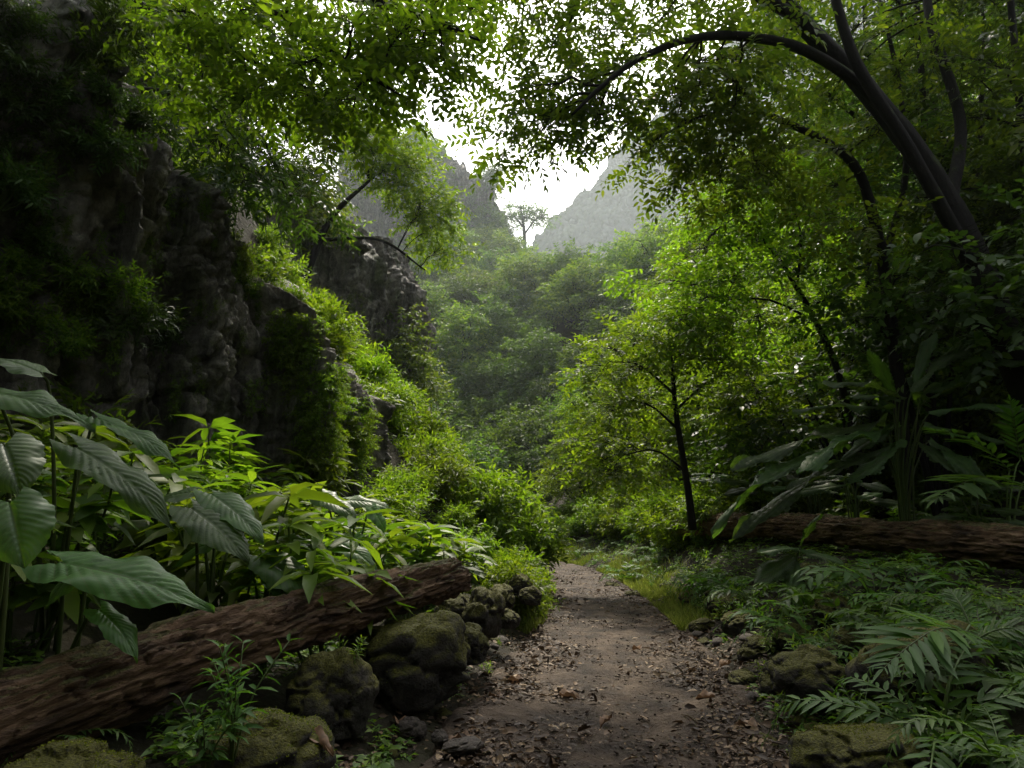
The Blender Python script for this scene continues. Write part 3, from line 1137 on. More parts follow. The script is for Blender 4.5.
# ------------------------------------------------------------------ kinds of plant
K_SHRUB_L = [Kind('shrub', 'shrub', shrub_kind(1.25, .75, 26, 13, SP_FARL, .15, M['bright'], M['stem'])) for _ in range(3)]
K_SHRUB_M = [Kind('shrub', 'shrub', shrub_kind(1.3, .8, 26, 12, SP_FAR, .13, M['mid'], M['stem'])) for _ in range(3)]
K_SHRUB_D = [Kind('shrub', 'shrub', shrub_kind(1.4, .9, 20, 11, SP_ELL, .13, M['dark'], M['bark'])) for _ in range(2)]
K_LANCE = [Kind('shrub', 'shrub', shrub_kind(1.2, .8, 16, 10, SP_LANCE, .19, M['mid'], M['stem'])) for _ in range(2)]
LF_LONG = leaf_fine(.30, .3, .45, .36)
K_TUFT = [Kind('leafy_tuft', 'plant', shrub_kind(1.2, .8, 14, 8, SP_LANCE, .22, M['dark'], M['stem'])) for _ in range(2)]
K_WHORL = [Kind('leafy_plant', 'plant', whorl_kind(9, 1.0, .5, LF_LONG, .36, 11, M['bright'], M['stem'])) for _ in range(2)]
K_WHORLM = [Kind('leafy_plant', 'plant', whorl_kind(8, .95, .5, leaf_fine(.42, .28, .35, .36), .33, 10, M['mid'], M['stem'])) for _ in range(2)]
K_FERN = [Kind('fern', 'fern', fern_kind(8, 1.0, 19, .20, .26, M['fern'], M['stem'], .75, .30)) for _ in range(2)]
K_FERNW = [Kind('fern', 'fern', fern_kind(7, .9, 12, .25, .34, M['fern'], M['stem'], .7, .28, True)) for _ in range(2)]
K_VINE = [Kind('creeper', 'creeper', vine_kind(2.2, 6, M['bright'], M['stem'], SP_FARL, .12)) for _ in range(2)]
K_VINED = [Kind('creeper', 'creeper', vine_kind(1.6, 5, M['mid'], M['stem'], SP_FARL, .09)) for _ in range(2)]
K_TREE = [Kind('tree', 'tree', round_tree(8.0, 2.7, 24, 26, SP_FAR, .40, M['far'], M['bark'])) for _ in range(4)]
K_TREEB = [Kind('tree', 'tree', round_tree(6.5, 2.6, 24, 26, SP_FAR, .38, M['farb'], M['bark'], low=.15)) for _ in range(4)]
K_TREEM = [Kind('tree', 'tree', round_tree(6.0, 2.1, 24, 46, SP_FAR, .17, M['bright'], M['bark'], low=.25)) for _ in range(3)]
K_TREED = [Kind('tree', 'tree', round_tree(7.0, 2.3, 26, 40, SP_FAR, .19, M['mid'], M['bark'], low=.2)) for _ in range(3)]

TAKEN = []


def free(x, y, r):
    for a, b, c in TAKEN:
        if (a - x) ** 2 + (b - y) ** 2 < (r + c) ** 2:
            return False
    return True


def scatter(n, fx, r, kinds, label, group, sc=(.8, 1.2), dz=-.05, tilt=.12, tries=40, lean=0):
    done = 0
    for _ in range(n * tries):
        if done >= n:
            break
        x, y = fx()
        if not free(x, y, r):
            continue
        TAKEN.append((x, y, r))
        k = random.choice(kinds)
        k.put((x, y, hz(x, y) + dz), label, group, random.uniform(*sc), None, (random.gauss(0, tilt), random.gauss(0, tilt) + lean))
        done += 1
    return done


def left_band(y0, y1, t0, t1):
    def f():
        y = random.uniform(y0, y1)
        t = random.uniform(t0, t1)
        x = cx(y) - hw(y) - t
        return max(x, clx(y) + .15), y
    return f


def right_band(y0, y1, t0, t1):
    def f():
        y = random.uniform(y0, y1)
        return cx(y) + hw(y) + random.uniform(t0, t1), y
    return f


# left slope beyond the near cliff: bright leafy shrubs
TAKEN = []
scatter(18, left_band(9.5, 13, .3, 2.6), .4, K_SHRUB_L, 'sunlit shrub at the foot of the near cliff corner', 'shrubs below the near cliff corner', (.45, .75))
scatter(150, left_band(13.2, 22, .5, 7.5), .42, K_SHRUB_L + K_WHORL[:1], 'sunlit yellow green shrub in the thicket covering the left slope', 'shrubs on the sunlit left slope', (.75, 1.25), tilt=.2)
scatter(120, left_band(22, 37, .3, 8.5), .55, K_SHRUB_L + K_SHRUB_M[:1], 'light green shrub on the upper left slope below the grey rock wall', 'shrubs below the grey rock wall', (.7, 1.2), tilt=.2)
scatter(22, left_band(12, 30, .25, .9), .3, K_SHRUB_M + K_FERN, 'low green shrub at the foot of the left slope along the path edge', 'low shrubs along the left path edge', (.35, .6))

TAKEN = []


def ledge():
    y = random.uniform(11.8, 18)
    return clx(y) - random.uniform(.7, 5.5), y


scatter(34, ledge, .5, K_SHRUB_L + K_SHRUB_M, 'leafy shrub on the ledge behind the corner of the near cliff', 'shrubs on the ledge behind the near cliff', (.55, .95), tilt=.2)

# hillside trees closing the valley
TAKEN = []


def hill(y0, y1, x0, x1):
    def f():
        y = random.uniform(y0, y1)
        return random.uniform(x0 * y / 80, x1 * y / 80), y
    return f


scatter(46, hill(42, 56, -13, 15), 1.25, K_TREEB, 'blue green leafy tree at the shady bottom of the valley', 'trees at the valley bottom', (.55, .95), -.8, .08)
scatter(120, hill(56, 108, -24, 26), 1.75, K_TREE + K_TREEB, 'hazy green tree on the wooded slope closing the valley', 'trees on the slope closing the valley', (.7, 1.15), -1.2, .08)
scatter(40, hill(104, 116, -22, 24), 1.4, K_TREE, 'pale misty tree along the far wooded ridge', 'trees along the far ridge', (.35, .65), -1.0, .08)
def wall_top():
    y = random.uniform(24, 44)
    return clx(y) - random.uniform(1.6, 8), y


scatter(30, wall_top, 1.2, K_TREE + K_TREEM, 'hazy yellow green tree on top of the grey rock wall', 'trees on top of the grey rock wall', (.5, .8), -.6, .15)

def far_right():
    y = random.uniform(30, 70)
    return random.uniform(.20 * y + 2, .20 * y + 22), y


# right hillside in the distance
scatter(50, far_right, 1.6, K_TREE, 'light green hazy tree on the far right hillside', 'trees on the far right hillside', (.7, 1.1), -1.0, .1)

# far mountain wood: one mass
m = Mesher()
n = 7500
fy_ = rng.uniform(360, 650, n)
fx_ = rng.uniform(.02, .42, n) * fy_
fz_ = H(fx_, fy_)
b = bmesh.new()
bmesh.ops.create_icosphere(b, subdivisions=2, radius=1.0)
bv_ = np.array([v.co[:] for v in b.verts])
bf_ = np.array([[v.index for v in f.verts] for f in b.faces])
b.free()
rad = rng.uniform(2.0, 4.6, n)
for i_ in range(6):
    q = slice(i_, None, 6)
    k_ = len(fx_[q])
    V_ = bv_ * (1 + .30 * fbm(bv_ * 1.6 + i_ * 7, 3, .7))[:, None] * [1, 1, 1.15]
    m.add(*stamp((V_, bf_), np.stack([fx_[q], fy_[q], fz_[q] + rad[q] * .6], 1), frames(rng.normal(0, 1, (k_, 3)) * [1, 1, .1]), rad[q]))
tag(add_obj('far_forest', m.data('far_forest', True), M['far_wood']), 'pale wooded mountainside far up the valley', 'forest', kind='stuff')

# ------------------------------------------------------------------ right side wood, middle distance
TAKEN = []
scatter(16, right_band(17, 34, 2.0, 9), .9, K_TREEM, 'bright yellow green tree in the wood right of the far path', 'bright trees right of the far path', (.55, 1.0), -.4, .1)
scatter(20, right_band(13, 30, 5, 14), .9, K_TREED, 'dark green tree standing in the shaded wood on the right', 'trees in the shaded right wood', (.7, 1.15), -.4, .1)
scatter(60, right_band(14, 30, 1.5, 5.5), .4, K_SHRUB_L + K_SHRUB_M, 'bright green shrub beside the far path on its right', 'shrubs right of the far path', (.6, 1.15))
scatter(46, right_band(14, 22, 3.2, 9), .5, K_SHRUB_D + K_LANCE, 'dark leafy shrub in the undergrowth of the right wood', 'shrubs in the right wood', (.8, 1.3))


def pix(L, d):
    return [at(a, b, d if len(q) == 2 else q[2]) for q in L for a, b in [q[:2]]]


def blobs(L, d, r, n, dz=0.0):
    o = []
    for q in L:
        dd = d + random.uniform(-1, 1) * .9 + dz if len(q) < 3 else q[2]
        o.append((at(q[0], q[1], dd), r * random.uniform(.8, 1.2), n))
    return o


# the arching tree
d = 10.0
hero_tree('tree', 'big dark leaning tree on the right whose limbs arch over the path', at(1085, 560, 9.6),
          [(pix([(1085, 575, 9.6), (1040, 430, 9.7), (990, 300, 9.8), (940, 190, 10), (870, 95, 10), (795, 15, 10), (730, -70, 10)], d), .27, .10),
           (pix([(905, 138, 10), (860, 85, 9.9), (800, 48, 9.7), (740, 36, 9.5), (690, 39, 9.2), (640, 58, 9.0), (600, 88, 8.8), (572, 115, 8.7)], d), .105, .018),
           (pix([(975, 270, 9.8), (910, 150, 9.6), (855, 60, 9.5), (825, -40, 9.4)], d), .11, .06),
           (pix([(950, 210, 9.9), (960, 120, 10.4), (930, 20, 10.8), (925, -60, 11)], d), .11, .05),
           (pix([(795, 15, 10), (700, -30, 9.4), (600, -50, 8.8), (520, -40, 8.2), (470, 10, 8.0)], d), .10, .02)],
          blobs([(530, 20), (505, 5), (545, 70), (520, 100), (515, 140), (560, 45), (585, 85), (560, 120), (540, 135), (610, 15), (630, 70), (650, 105), (675, 120), (655, 25),
                 (700, 0), (700, 85), (735, 105), (735, 60), (770, 5), (600, 45), (545, -20), (620, -35), (700, -45), (800, -25), (490, -20), (600, 115), (715, 65)], 10.3, .66, 34)
          + blobs([(775, 85), (820, 110), (810, 65), (880, 20), (860, 50), (940, 50), (870, -30), (960, -10), (1010, 30), (1000, 100), (930, 100), (780, 30)], 12.6, .75, 34),
          SP_ELL, .14, M['bark'], M['mid'], droop=.3, flat=.55)
# the tree behind it with two curved boughs
hero_tree('tree', 'slender dark tree with forked curving boughs behind the leaning tree', at(905, 480, 11.5),
          [(pix([(905, 500, 11.5), (900, 400, 11.5), (888, 300, 11.4), (872, 210, 11.3), (850, 160, 11.2), (805, 131, 11), (768, 114, 10.8), (742, 90, 10.6), (716, 63, 10.4)], d), .12, .025),
           (pix([(772, 115, 10.8), (727, 111, 10.6), (692, 120, 10.4), (655, 140, 10.2)], d), .04, .012),
           (pix([(880, 270, 11.4), (905, 180, 11.6), (900, 90, 11.8), (880, 0, 12)], d), .07, .03)],
          blobs([(700, 60), (680, 125), (650, 150), (735, 150), (780, 150), (760, 175), (830, 190), (720, 180), (880, 130), (900, 60), (850, 230), (690, 185)], 11.2, .7, 40),
          SP_ELL, .14, M['bark'], M['mid'], droop=.3, flat=.55)
# bright leaning tree
hero_tree('tree', 'thin leaning tree with bright yellow green leaves right of centre', at(862, 450, 13),
          [(pix([(862, 470), (838, 372), (816, 322), (797, 288), (776, 255), (740, 215)], 13.0), .075, .02),
           (pix([(816, 322), (770, 300), (725, 300)], 13.0), .03, .012), (pix([(797, 288), (800, 230), (780, 180)], 13.0), .03, .012)],
          blobs([(700, 250), (720, 215), (745, 190), (760, 240), (700, 300), (735, 275), (670, 285), (780, 200), (800, 260), (820, 220), (760, 330), (720, 335), (830, 300), (790, 160), (840, 180), (680, 320), (740, 165), (860, 260)], 13.2, .72, 44),
          SP_ELL, .13, M['bark'], M['bright'], droop=.25, flat=.5)
# small tree by the path
hero_tree('tree', 'small layered tree with a thin dark trunk standing right of the path', at(692, 525, 14),
          [(pix([(693, 530), (688, 490), (681, 445), (675, 405), (672, 365), (668, 335)], 14.0), .085, .025),
           (pix([(679, 430), (650, 405), (625, 400)], 14.0), .03, .01), (pix([(676, 410), (710, 380), (740, 372)], 14.0), .03, .01),
           (pix([(675, 395), (640, 365), (612, 362)], 14.0), .03, .01), (pix([(684, 470), (655, 450), (625, 455)], 14.), .025, .01)],
          blobs([(668, 320), (640, 335), (700, 330), (615, 350), (600, 375), (640, 370), (680, 355), (720, 360), (745, 375), (610, 410), (645, 405), (600, 440), (630, 450), (735, 405), (760, 400), (700, 390), (615, 475), (595, 465)], 14.0, .62, 40),
          SP_ELL, .125, M['bark'], M['bright'], droop=.2, flat=.42)
# thin upright saplings at the upper right
for i, (a, b, c_, e, dd) in enumerate([(930, 330, 912, -60, 12.5), (1030, 330, 1005, -60, 11.0), (968, 350, 985, -60, 14), (868, 330, 862, -60, 15)]):
    lab = ['thin straight sapling left of the big leaning trunk at the upper right', 'straight dark trunk at the right edge of the wood',
           'slim pole like trunk deep in the right wood', 'faint thin trunk behind the curving boughs'][i]
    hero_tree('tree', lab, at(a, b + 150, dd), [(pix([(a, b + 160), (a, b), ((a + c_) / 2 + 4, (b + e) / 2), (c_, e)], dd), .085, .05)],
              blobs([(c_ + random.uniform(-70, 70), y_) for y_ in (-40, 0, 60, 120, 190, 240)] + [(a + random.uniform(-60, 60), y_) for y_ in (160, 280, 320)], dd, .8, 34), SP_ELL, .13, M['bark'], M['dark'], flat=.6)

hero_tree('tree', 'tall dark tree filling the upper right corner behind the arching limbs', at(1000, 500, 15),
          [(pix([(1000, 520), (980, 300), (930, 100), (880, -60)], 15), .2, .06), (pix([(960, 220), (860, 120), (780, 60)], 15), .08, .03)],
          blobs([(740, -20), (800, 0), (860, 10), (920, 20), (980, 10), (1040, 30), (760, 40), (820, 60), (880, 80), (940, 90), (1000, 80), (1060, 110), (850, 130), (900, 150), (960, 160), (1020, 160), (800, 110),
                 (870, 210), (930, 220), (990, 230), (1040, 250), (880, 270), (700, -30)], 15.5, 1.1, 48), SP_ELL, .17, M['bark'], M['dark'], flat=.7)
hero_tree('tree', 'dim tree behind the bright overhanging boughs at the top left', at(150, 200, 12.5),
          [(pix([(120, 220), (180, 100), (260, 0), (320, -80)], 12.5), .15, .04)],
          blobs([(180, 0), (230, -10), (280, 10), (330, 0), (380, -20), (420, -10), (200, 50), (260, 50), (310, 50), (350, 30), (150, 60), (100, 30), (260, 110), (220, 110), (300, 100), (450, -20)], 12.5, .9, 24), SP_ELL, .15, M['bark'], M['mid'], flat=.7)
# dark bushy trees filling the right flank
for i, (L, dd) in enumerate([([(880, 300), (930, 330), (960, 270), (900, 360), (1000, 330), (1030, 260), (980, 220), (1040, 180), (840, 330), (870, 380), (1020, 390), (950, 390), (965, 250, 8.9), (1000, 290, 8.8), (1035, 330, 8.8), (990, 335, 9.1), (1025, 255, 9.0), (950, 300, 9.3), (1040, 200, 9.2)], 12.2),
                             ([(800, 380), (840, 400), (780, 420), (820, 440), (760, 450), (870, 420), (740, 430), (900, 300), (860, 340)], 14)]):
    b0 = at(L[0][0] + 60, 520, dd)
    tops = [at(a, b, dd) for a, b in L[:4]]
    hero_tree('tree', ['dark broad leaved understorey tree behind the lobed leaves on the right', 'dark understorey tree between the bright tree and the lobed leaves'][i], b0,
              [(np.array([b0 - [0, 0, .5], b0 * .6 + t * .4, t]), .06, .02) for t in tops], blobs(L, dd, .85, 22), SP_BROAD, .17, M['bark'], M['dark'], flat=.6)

# ------------------------------------------------------------------ upper left: overhanging boughs
hero_tree('tree', 'tree overhanging from the upper left with bright translucent leaves', at(-60, 60, 8.2),
          [(pix([(-160, 250, 8.4), (-60, 60, 8.2), (60, -40, 8.0), (200, -40, 7.8), (330, -10, 7.6), (420, 15, 7.5), (480, 40, 7.4)], 8), .16, .02),
           (pix([(60, -40, 8.0), (170, 20, 7.9), (250, 60, 7.8), (320, 95, 7.7)], 8), .06, .012),
           (pix([(200, -40, 7.8), (300, 30, 7.4), (360, 70, 7.2), (400, 95, 7.2)], 8), .05, .012)],
          blobs([(225, 45), (245, 80), (275, 100), (240, 105), (310, 95), (340, 100), (300, 65), (345, 60), (365, 85), (390, 50), (355, 20), (300, 20), (240, 10), (410, 25), (425, 50), (445, 25),
                 (450, -5), (400, -15), (340, -20), (190, 50), (195, 90), (160, 10), (200, -10), (280, -30), (440, 55), (375, 70), (415, 75)], 7.7, .5, 25),
          SP_ELL, .13, M['bark'], M['canopy'], droop=.35, flat=.5)
# dark growth on top of the near cliff
hero_tree('tree', 'dark dense tree crowning the near cliff at the upper left', at(40, 130, 9.5),
          [(pix([(20, 200), (60, 100), (120, 20)], 9.5), .16, .05), (pix([(60, 100), (150, 90), (220, 110)], 9.8), .07, .02)],
          blobs([(20, 30), (60, 0), (110, 40), (150, 70), (190, 110), (220, 150), (100, -20), (30, 70), (0, -10), (160, 30), (245, 180), (270, 160), (230, 130), (290, 195)], 10.6, .8, 40),
          SP_LANCE, .17, M['bark'], M['dark'], droop=.5, flat=.7)
# light tree leaning out over the second rock wall
hero_tree('tree', 'hazy light green tree leaning out from the top of the grey rock wall', at(310, 250, 29),
          [(pix([(300, 290), (330, 220), (370, 180)], 29), .2, .06), (pix([(320, 240), (380, 240), (425, 270)], 29), .1, .03)],
          blobs([(330, 110), (355, 105), (385, 120), (405, 140), (380, 150), (415, 170), (428, 195), (436, 225), (400, 185), (385, 170), (355, 140), (330, 125), (310, 110), (370, 150),
                 (300, 95), (345, 110), (422, 210), (444, 250)], 29, 1.15, 60), SP_FAR, .24, M['bark'], M['bright'], flat=.6)
hero_tree('tree', 'bare topped spindly tree on the skyline beside the hazy rock band', at(525, 235, 97),
          [(pix([(525, 262), (524, 230), (520, 205)], 97), .35, .1), (pix([(524, 235), (535, 220), (545, 214)], 97), .15, .06), (pix([(524, 228), (514, 216), (508, 214)], 97), .15, .06)],
          blobs([(520, 208), (532, 212), (543, 218), (511, 218), (526, 218)], 97, 1.5, 40), SP_FAR, .4, M['bark'], M['farb'], sub=1.0, twig=.04)

# bright creepers spilling over the edge of the near cliff
edgeL = [(205, 150), (222, 185), (238, 215), (255, 245), (270, 275), (283, 300), (294, 330), (303, 360), (312, 385), (320, 410), (328, 440)]
from mathutils.bvhtree import BVHTree
_bv = BVHTree.FromPolygons([Vector(v) for v in NEAR_CLIFF[0]], NEAR_CLIFF[1].tolist())


def on_cliff(px, py):
    dr = Vector(unit(at(px, py, 1.0) - EYE))
    h = _bv.ray_cast(Vector(EYE), dr)
    return None if h[0] is None else np.array(h[0]) + np.array(h[1]) * .03 * (1 if h[1].dot(dr) < 0 else -1)


for a, b in [(150, 240), (235, 255), (205, 300), (240, 330), (260, 300), (120, 320), (255, 380), (70, 360), (180, 380), (170, 190), (225, 225), (100, 230), (130, 160), (275, 345), (150, 300)]:
    p = on_cliff(a, b)
    if p is not None:
        random.choice(K_VINED).put(p, 'small dark green creeper dangling on the near rock face', 'creepers on the near rock face', random.uniform(.22, .42))
for _ in range(26):
    p = on_cliff(random.uniform(20, 290), random.uniform(120, 420))
    if p is not None:
        random.choice(K_VINED).put(p, 'small dark green creeper dangling on the near rock face', 'creepers on the near rock face', random.uniform(.14, .36))
for a, b in [(20, 290), (62, 305), (95, 325), (12, 340), (50, 345), (120, 300), (25, 250), (135, 335), (20, 160), (60, 120), (100, 100), (15, 80), (165, 345), (245, 295), (195, 175), (30, 40), (70, 60), (100, 30), (10, 110), (50, 150), (90, 140), (140, 130), (130, 80), (5, 20), (60, 100), (110, 160), (5, 200), (30, 270), (75, 285), (5, 310), (100, 310), (40, 320), (80, 345), (20, 230)]:
    p = on_cliff(a, b)
    if p is not None:
        random.choice(K_LANCE if (b > 260 and a < 130) else K_TUFT).put(p - [0, 0, .1], 'tuft of long drooping leaves rooted in the near rock face', 'leafy tufts on the near rock face', random.uniform(.25, .45), None, (random.uniform(-.3, .3), .5))
for a, b in edgeL:
    for k_ in range(8):
        p = on_cliff(a + random.uniform(-14, 52), b + random.uniform(-16, 16))
        if p is not None and p[1] > 9:
            random.choice(K_VINE).put(p, 'bright yellow green creeper hanging down the right edge of the near cliff', 'creepers on the near cliff edge', random.uniform(.28, .55))
# growth on the far rock band
_bf = BVHTree.FromPolygons([Vector(v) for v in FAR_CLIFF[0]], FAR_CLIFF[1].tolist())
for a, b in [(405, 105), (420, 118), (436, 128), (450, 142), (464, 155), (478, 165), (490, 180), (500, 195), (508, 212), (430, 150), (450, 175), (415, 140), (470, 195), (485, 215), (440, 200), (420, 175), (500, 228), (460, 220), (400, 150), (410, 200), (432, 225), (512, 225)]:
    h = _bf.ray_cast(Vector(EYE), Vector(unit(at(a, b + 6, 1.0) - EYE)))
    if h[0] is not None:
        random.choice(K_TREEB).put(np.array(h[0]) - [0, 0, 1.6], 'small misty tree clinging to the far rock band', 'trees clinging to the far rock band', random.uniform(.45, .8))
_bm = BVHTree.FromPolygons([Vector(v) for v in MID_CLIFF[0]], MID_CLIFF[1].tolist())
for _ in range(7):
    h = _bm.ray_cast(Vector(EYE), Vector(unit(at(random.uniform(280, 440), random.uniform(210, 390), 1.0) - EYE)))
    if h[0] is not None:
        random.choice(K_VINED).put(np.array(h[0]) + np.array([.1, -.1, .2]), 'thin creeper hanging on the grey rock wall', 'creepers on the grey rock wall', random.uniform(.5, .9))
# ------------------------------------------------------------------ fallen logs
def log(name, label, A, B, rA, rB, mat, seed=0, nu=300, nv=120, moss=None, bend=.03):
    A, B = np.asarray(A, float), np.asarray(B, float)
    L = np.linalg.norm(B - A)
    s = np.linspace(0, 1, nu)
    a = np.linspace(0, 2 * PI, nv, endpoint=False)
    S, Aa = np.meshgrid(s, a, indexing='ij')
    R0 = lerp(rA, rB, S)
    X = S * L
    P = np.stack([X, np.cos(Aa) * R0, np.sin(Aa) * R0], -1).reshape(-1, 3)
    q = P * np.array([.35, 1, 1])
    sh = S.shape
    D = .10 * R0 * fbm(q * 2.2, 3, seed=seed).reshape(sh)
    d1, d2, v = cells(P * np.array([1.6, 15, 15]) + .5 * fbm(P * np.array([3, 7, 7]), 3, seed=seed)[:, None], seed)
    D += .024 * (v.reshape(sh) - .5) - .022 * np.clip(1 - (d2 - d1) / .16, 0, 1).reshape(sh)
    D += .013 * ridged(P * np.array([1.3, 22, 22]), 4, seed=seed + 3).reshape(sh)
    D += .008 * fbm(P * np.array([9, 50, 50]), 3, .6, seed=seed + 5).reshape(sh)
    pt = sstep((fbm(P * np.array([.9, 3.5, 3.5]), 3, seed=seed + 7).reshape(sh) - .15) / .12)
    D -= .022 * pt                                       # plates of bark fallen away
    th = PI * .42 + .5 * fbm(np.stack([X[:, 0] * 1.1, X[:, 0] * 0, X[:, 0] * 0], 1), 3, seed=seed + 9)
    da = (Aa - th[:, None] + PI) % (2 * PI) - PI
    D -= .045 * np.exp(-(da * R0 / .018) ** 2) * sstep(1.2 - np.abs(S - .45) * 2)
    jag = .09 * fbm(np.stack([a * 0, np.cos(a) * 3, np.sin(a) * 3], 1), 3, seed=seed + 11)
    X = X + jag[None, :] * sstep((S - .9) / .1) + jag[None, ::-1] * sstep((.1 - S) / .1)
    R = R0 + D
    R = R * (1 - .12 * sstep((S - .97) / .03) - .12 * sstep((.03 - S) / .03))
    bz = bend * np.sin(S * PI * 1.3) * L * .3
    V = np.stack([X, np.cos(Aa) * R, np.sin(Aa) * R + bz], -1)
    i = np.arange(nu - 1)[:, None] * nv
    j = np.arange(nv)[None, :]
    k = (j + 1) % nv
    F = np.stack([i + j, i + nv + j, i + nv + k, i + k], -1).reshape(-1, 4)[:, ::-1]
    o = add_obj(name, mesh_data(name, V, F, True), mat)
    x = unit(B - A)
    y = unit(np.cross([0, 0, 1.0], x))
    z = np.cross(x, y)
    o.matrix_world = Matrix(((x[0], y[0], z[0], A[0]), (x[1], y[1], z[1], A[1]), (x[2], y[2], z[2], A[2]), (0, 0, 0, 1)))
    tag(o, label, 'log')
    for e in (0, 1):                                     # splintered ends
        ring = V[-1 if e else 0]
        c = ring.mean(0)
        rr = np.array([.999, .8, .6, .42, .22, .05])
        W = c + (ring - c)[None] * rr[:, None, None]
        n_ = fbm(np.concatenate(W) * np.array([0, 16, 16]) + 5, 3, seed=seed + 20 + e).reshape(6, nv)
        W[:, :, 0] += (n_ * .035 + (-.05 if e else .05) * (1 - rr[:, None])) * (1 - rr[:, None] ** 6)
        m_ = Mesher()
        ii = np.arange(5)[:, None] * nv
        Fq = np.stack([ii + j, ii + nv + j, ii + nv + k, ii + k], -1).reshape(-1, 4)
        m_.add(W.reshape(-1, 3), Fq if not e else Fq[:, ::-1])
        add_obj('broken_end', m_.data('broken_end', False), M['logwood'], o)
    return o


log('fallen_log', 'long brown rotting log with mossy bark propped on boulders left of the path', at(-190, 790, 2.75), at(456, 572, 6.5), .215, .17, M['log'], 3)
log('fallen_log', 'dark fallen trunk lying among ferns across the right bank', at(664, 527, 18.2), at(1095, 545, 6.2), .23, .22, M['log'], 17)

# ------------------------------------------------------------------ rocks
def rock_mesh(seed, sub=5, rough=1.0):
    b = bmesh.new()
    bmesh.ops.create_icosphere(b, subdivisions=sub, radius=.5)
    P = np.array([v.co[:] for v in b.verts])
    n = unit(P)
    w = P + .12 * fbm(P * 3, 2, seed=seed)[:, None]
    d1, d2, v = cells(w * 2.1 + seed * 3.7, seed)
    D = .22 * fbm(P * 1.7 + seed, 3, seed=seed) + .22 * (v - .5) - .10 * np.clip(1 - (d2 - d1) / .10, 0, 1) + .03 * fbm(P * 7 + seed, 3, seed=seed) + .012 * fbm(P * 22, 2, seed=seed)
    Q = P + n * (D * .5 * rough)[:, None]
    Q[:, 2] = np.where(Q[:, 2] < -.32, -.32 + (Q[:, 2] + .32) * .2, Q[:, 2])
    F = np.array([[v.index for v in f.verts] for f in b.faces])
    b.free()
    return mesh_data('rock', Q, F, True)


ROCKS = [rock_mesh(s) for s in range(6)]
PEBS = [rock_mesh(s + 20, 3, .8) for s in range(4)]


def rock(px, py, d, wpx, hpx, label, group=None, mat='rock', k=None):
    p = at(px, py, d)
    w, h = wpx / FPX * d, hpx / FPX * d
    if group == 'stones edging the right side of the path':
        w, h = w * .95, h * .85
        p = np.array([p[0], p[1], hz(p[0], p[1]) + h * .12])
    o = add_obj('rock', ROCKS[random.randrange(6) if k is None else k].copy(), M[mat])
    if not o.data.materials:
        o.data.materials.append(M[mat])
    o.location = p
    o.scale = (w * 1.02, w * random.uniform(.8, 1.1), h * 1.15)
    o.rotation_euler = (random.uniform(-.15, .15), random.uniform(-.15, .15), random.uniform(0, 6.28))
    if wpx > 80:
        me = o.data
        P = np.array([v.co[:] for v in me.vertices])
        N = np.array([v.normal[:] for v in me.vertices])
        i = rng.integers(0, len(P), 9000)
        t = N[i, 2] * .6 + .5 * fbm(P[i] * 5 + d, 3) + rng.normal(0, .12, len(i))
        i = i[t > .5]
        D = N[i] + rng.normal(0, .55, (len(i), 3))
        m_ = Mesher()
        m_.add(*stamp(leaf_small(.5, .2, .3), P[i] + rng.normal(0, .008, (len(i), 3)) - N[i] * .004, frames(D, rng.uniform(0, 6, len(i))), rng.uniform(.012, .035, len(i)) * .5 / max(w, .3)))
        add_obj('moss', m_.data('moss'), M['moss'], o)
    return tag(o, label, 'rock', group)


rock(409, 662, 5.55, 114, 84, 'large rounded boulder capped with green moss under the log', k=1)
rock(330, 700, 4.65, 80, 68, 'dark mossy rock in front of the largest boulder with a sprig growing on top', k=2)
rock(262, 757, 3.55, 120, 70, 'mossy rock at the bottom edge below the seedling plant', k=3)
rock(80, 782, 3.05, 110, 50, 'half buried dark rock under the near part of the brown log', k=4)
rock(482, 618, 6.9, 48, 46, 'mossy stone just right of the raised end of the brown log', k=0)
rock(468, 648, 6.2, 40, 34, 'small mossy stone tucked behind the right side of the largest boulder', k=5)
rock(862, 762, 3.9, 110, 62, 'mossy rock at the lower right beside the path', k=1)
rock(812, 676, 5.4, 76, 44, 'flat mossy rock on the right edge of the path', k=4)
rock(935, 690, 4.9, 130, 92, 'big dark mossy boulder among the ferns at the right', k=2)
for a, b, dd, w, h in [(500, 602, 8, 30, 26), (520, 588, 9.5, 26, 20), (530, 598, 9, 22, 16), (508, 620, 7.5, 22, 18), (455, 612, 7, 40, 34)]:
    rock(a, b, dd, w, h, 'small mossy stone on the left edge of the path past the log', 'stones on the left edge of the path')
for a, b, dd, w, h in [(740, 592, 8.6, 40, 30), (724, 574, 9.8, 34, 26), (690, 570, 11.5, 28, 20), (768, 566, 9.4, 44, 32), (700, 598, 9.4, 26, 18), (756, 620, 7.4, 40, 28), (656, 576, 12.2, 22, 15), (742, 640, 6.6, 30, 18), (716, 556, 11, 30, 22),
                       (800, 565, 8.8, 46, 34), (790, 610, 7.2, 44, 32), (835, 600, 7.2, 50, 40), (775, 645, 6.2, 42, 30), (632, 566, 14, 18, 12), (612, 562, 16, 16, 10), (850, 640, 6.2, 50, 40), (675, 588, 10.4, 22, 14), (760, 700, 5, 30, 16)]:
    rock(a, b, dd, w, h, 'mossy stone in the tumbled edging on the right side of the path', 'stones edging the right side of the path')
for a, b, w, h in [(410, 730, 30, 22), (462, 746, 40, 13), (405, 715, 20, 14), (440, 738, 20, 12)]:
    x0 = at(a, b, 4.5)
    dd = 1.4 * 1 / max(.05, -(at(a, b, 1)[2] - 1.5))
    rock(a, b, dd, w, h, 'small bare brown stone on the ground beside the boulders and path', 'bare stones beside the path', 'stone')
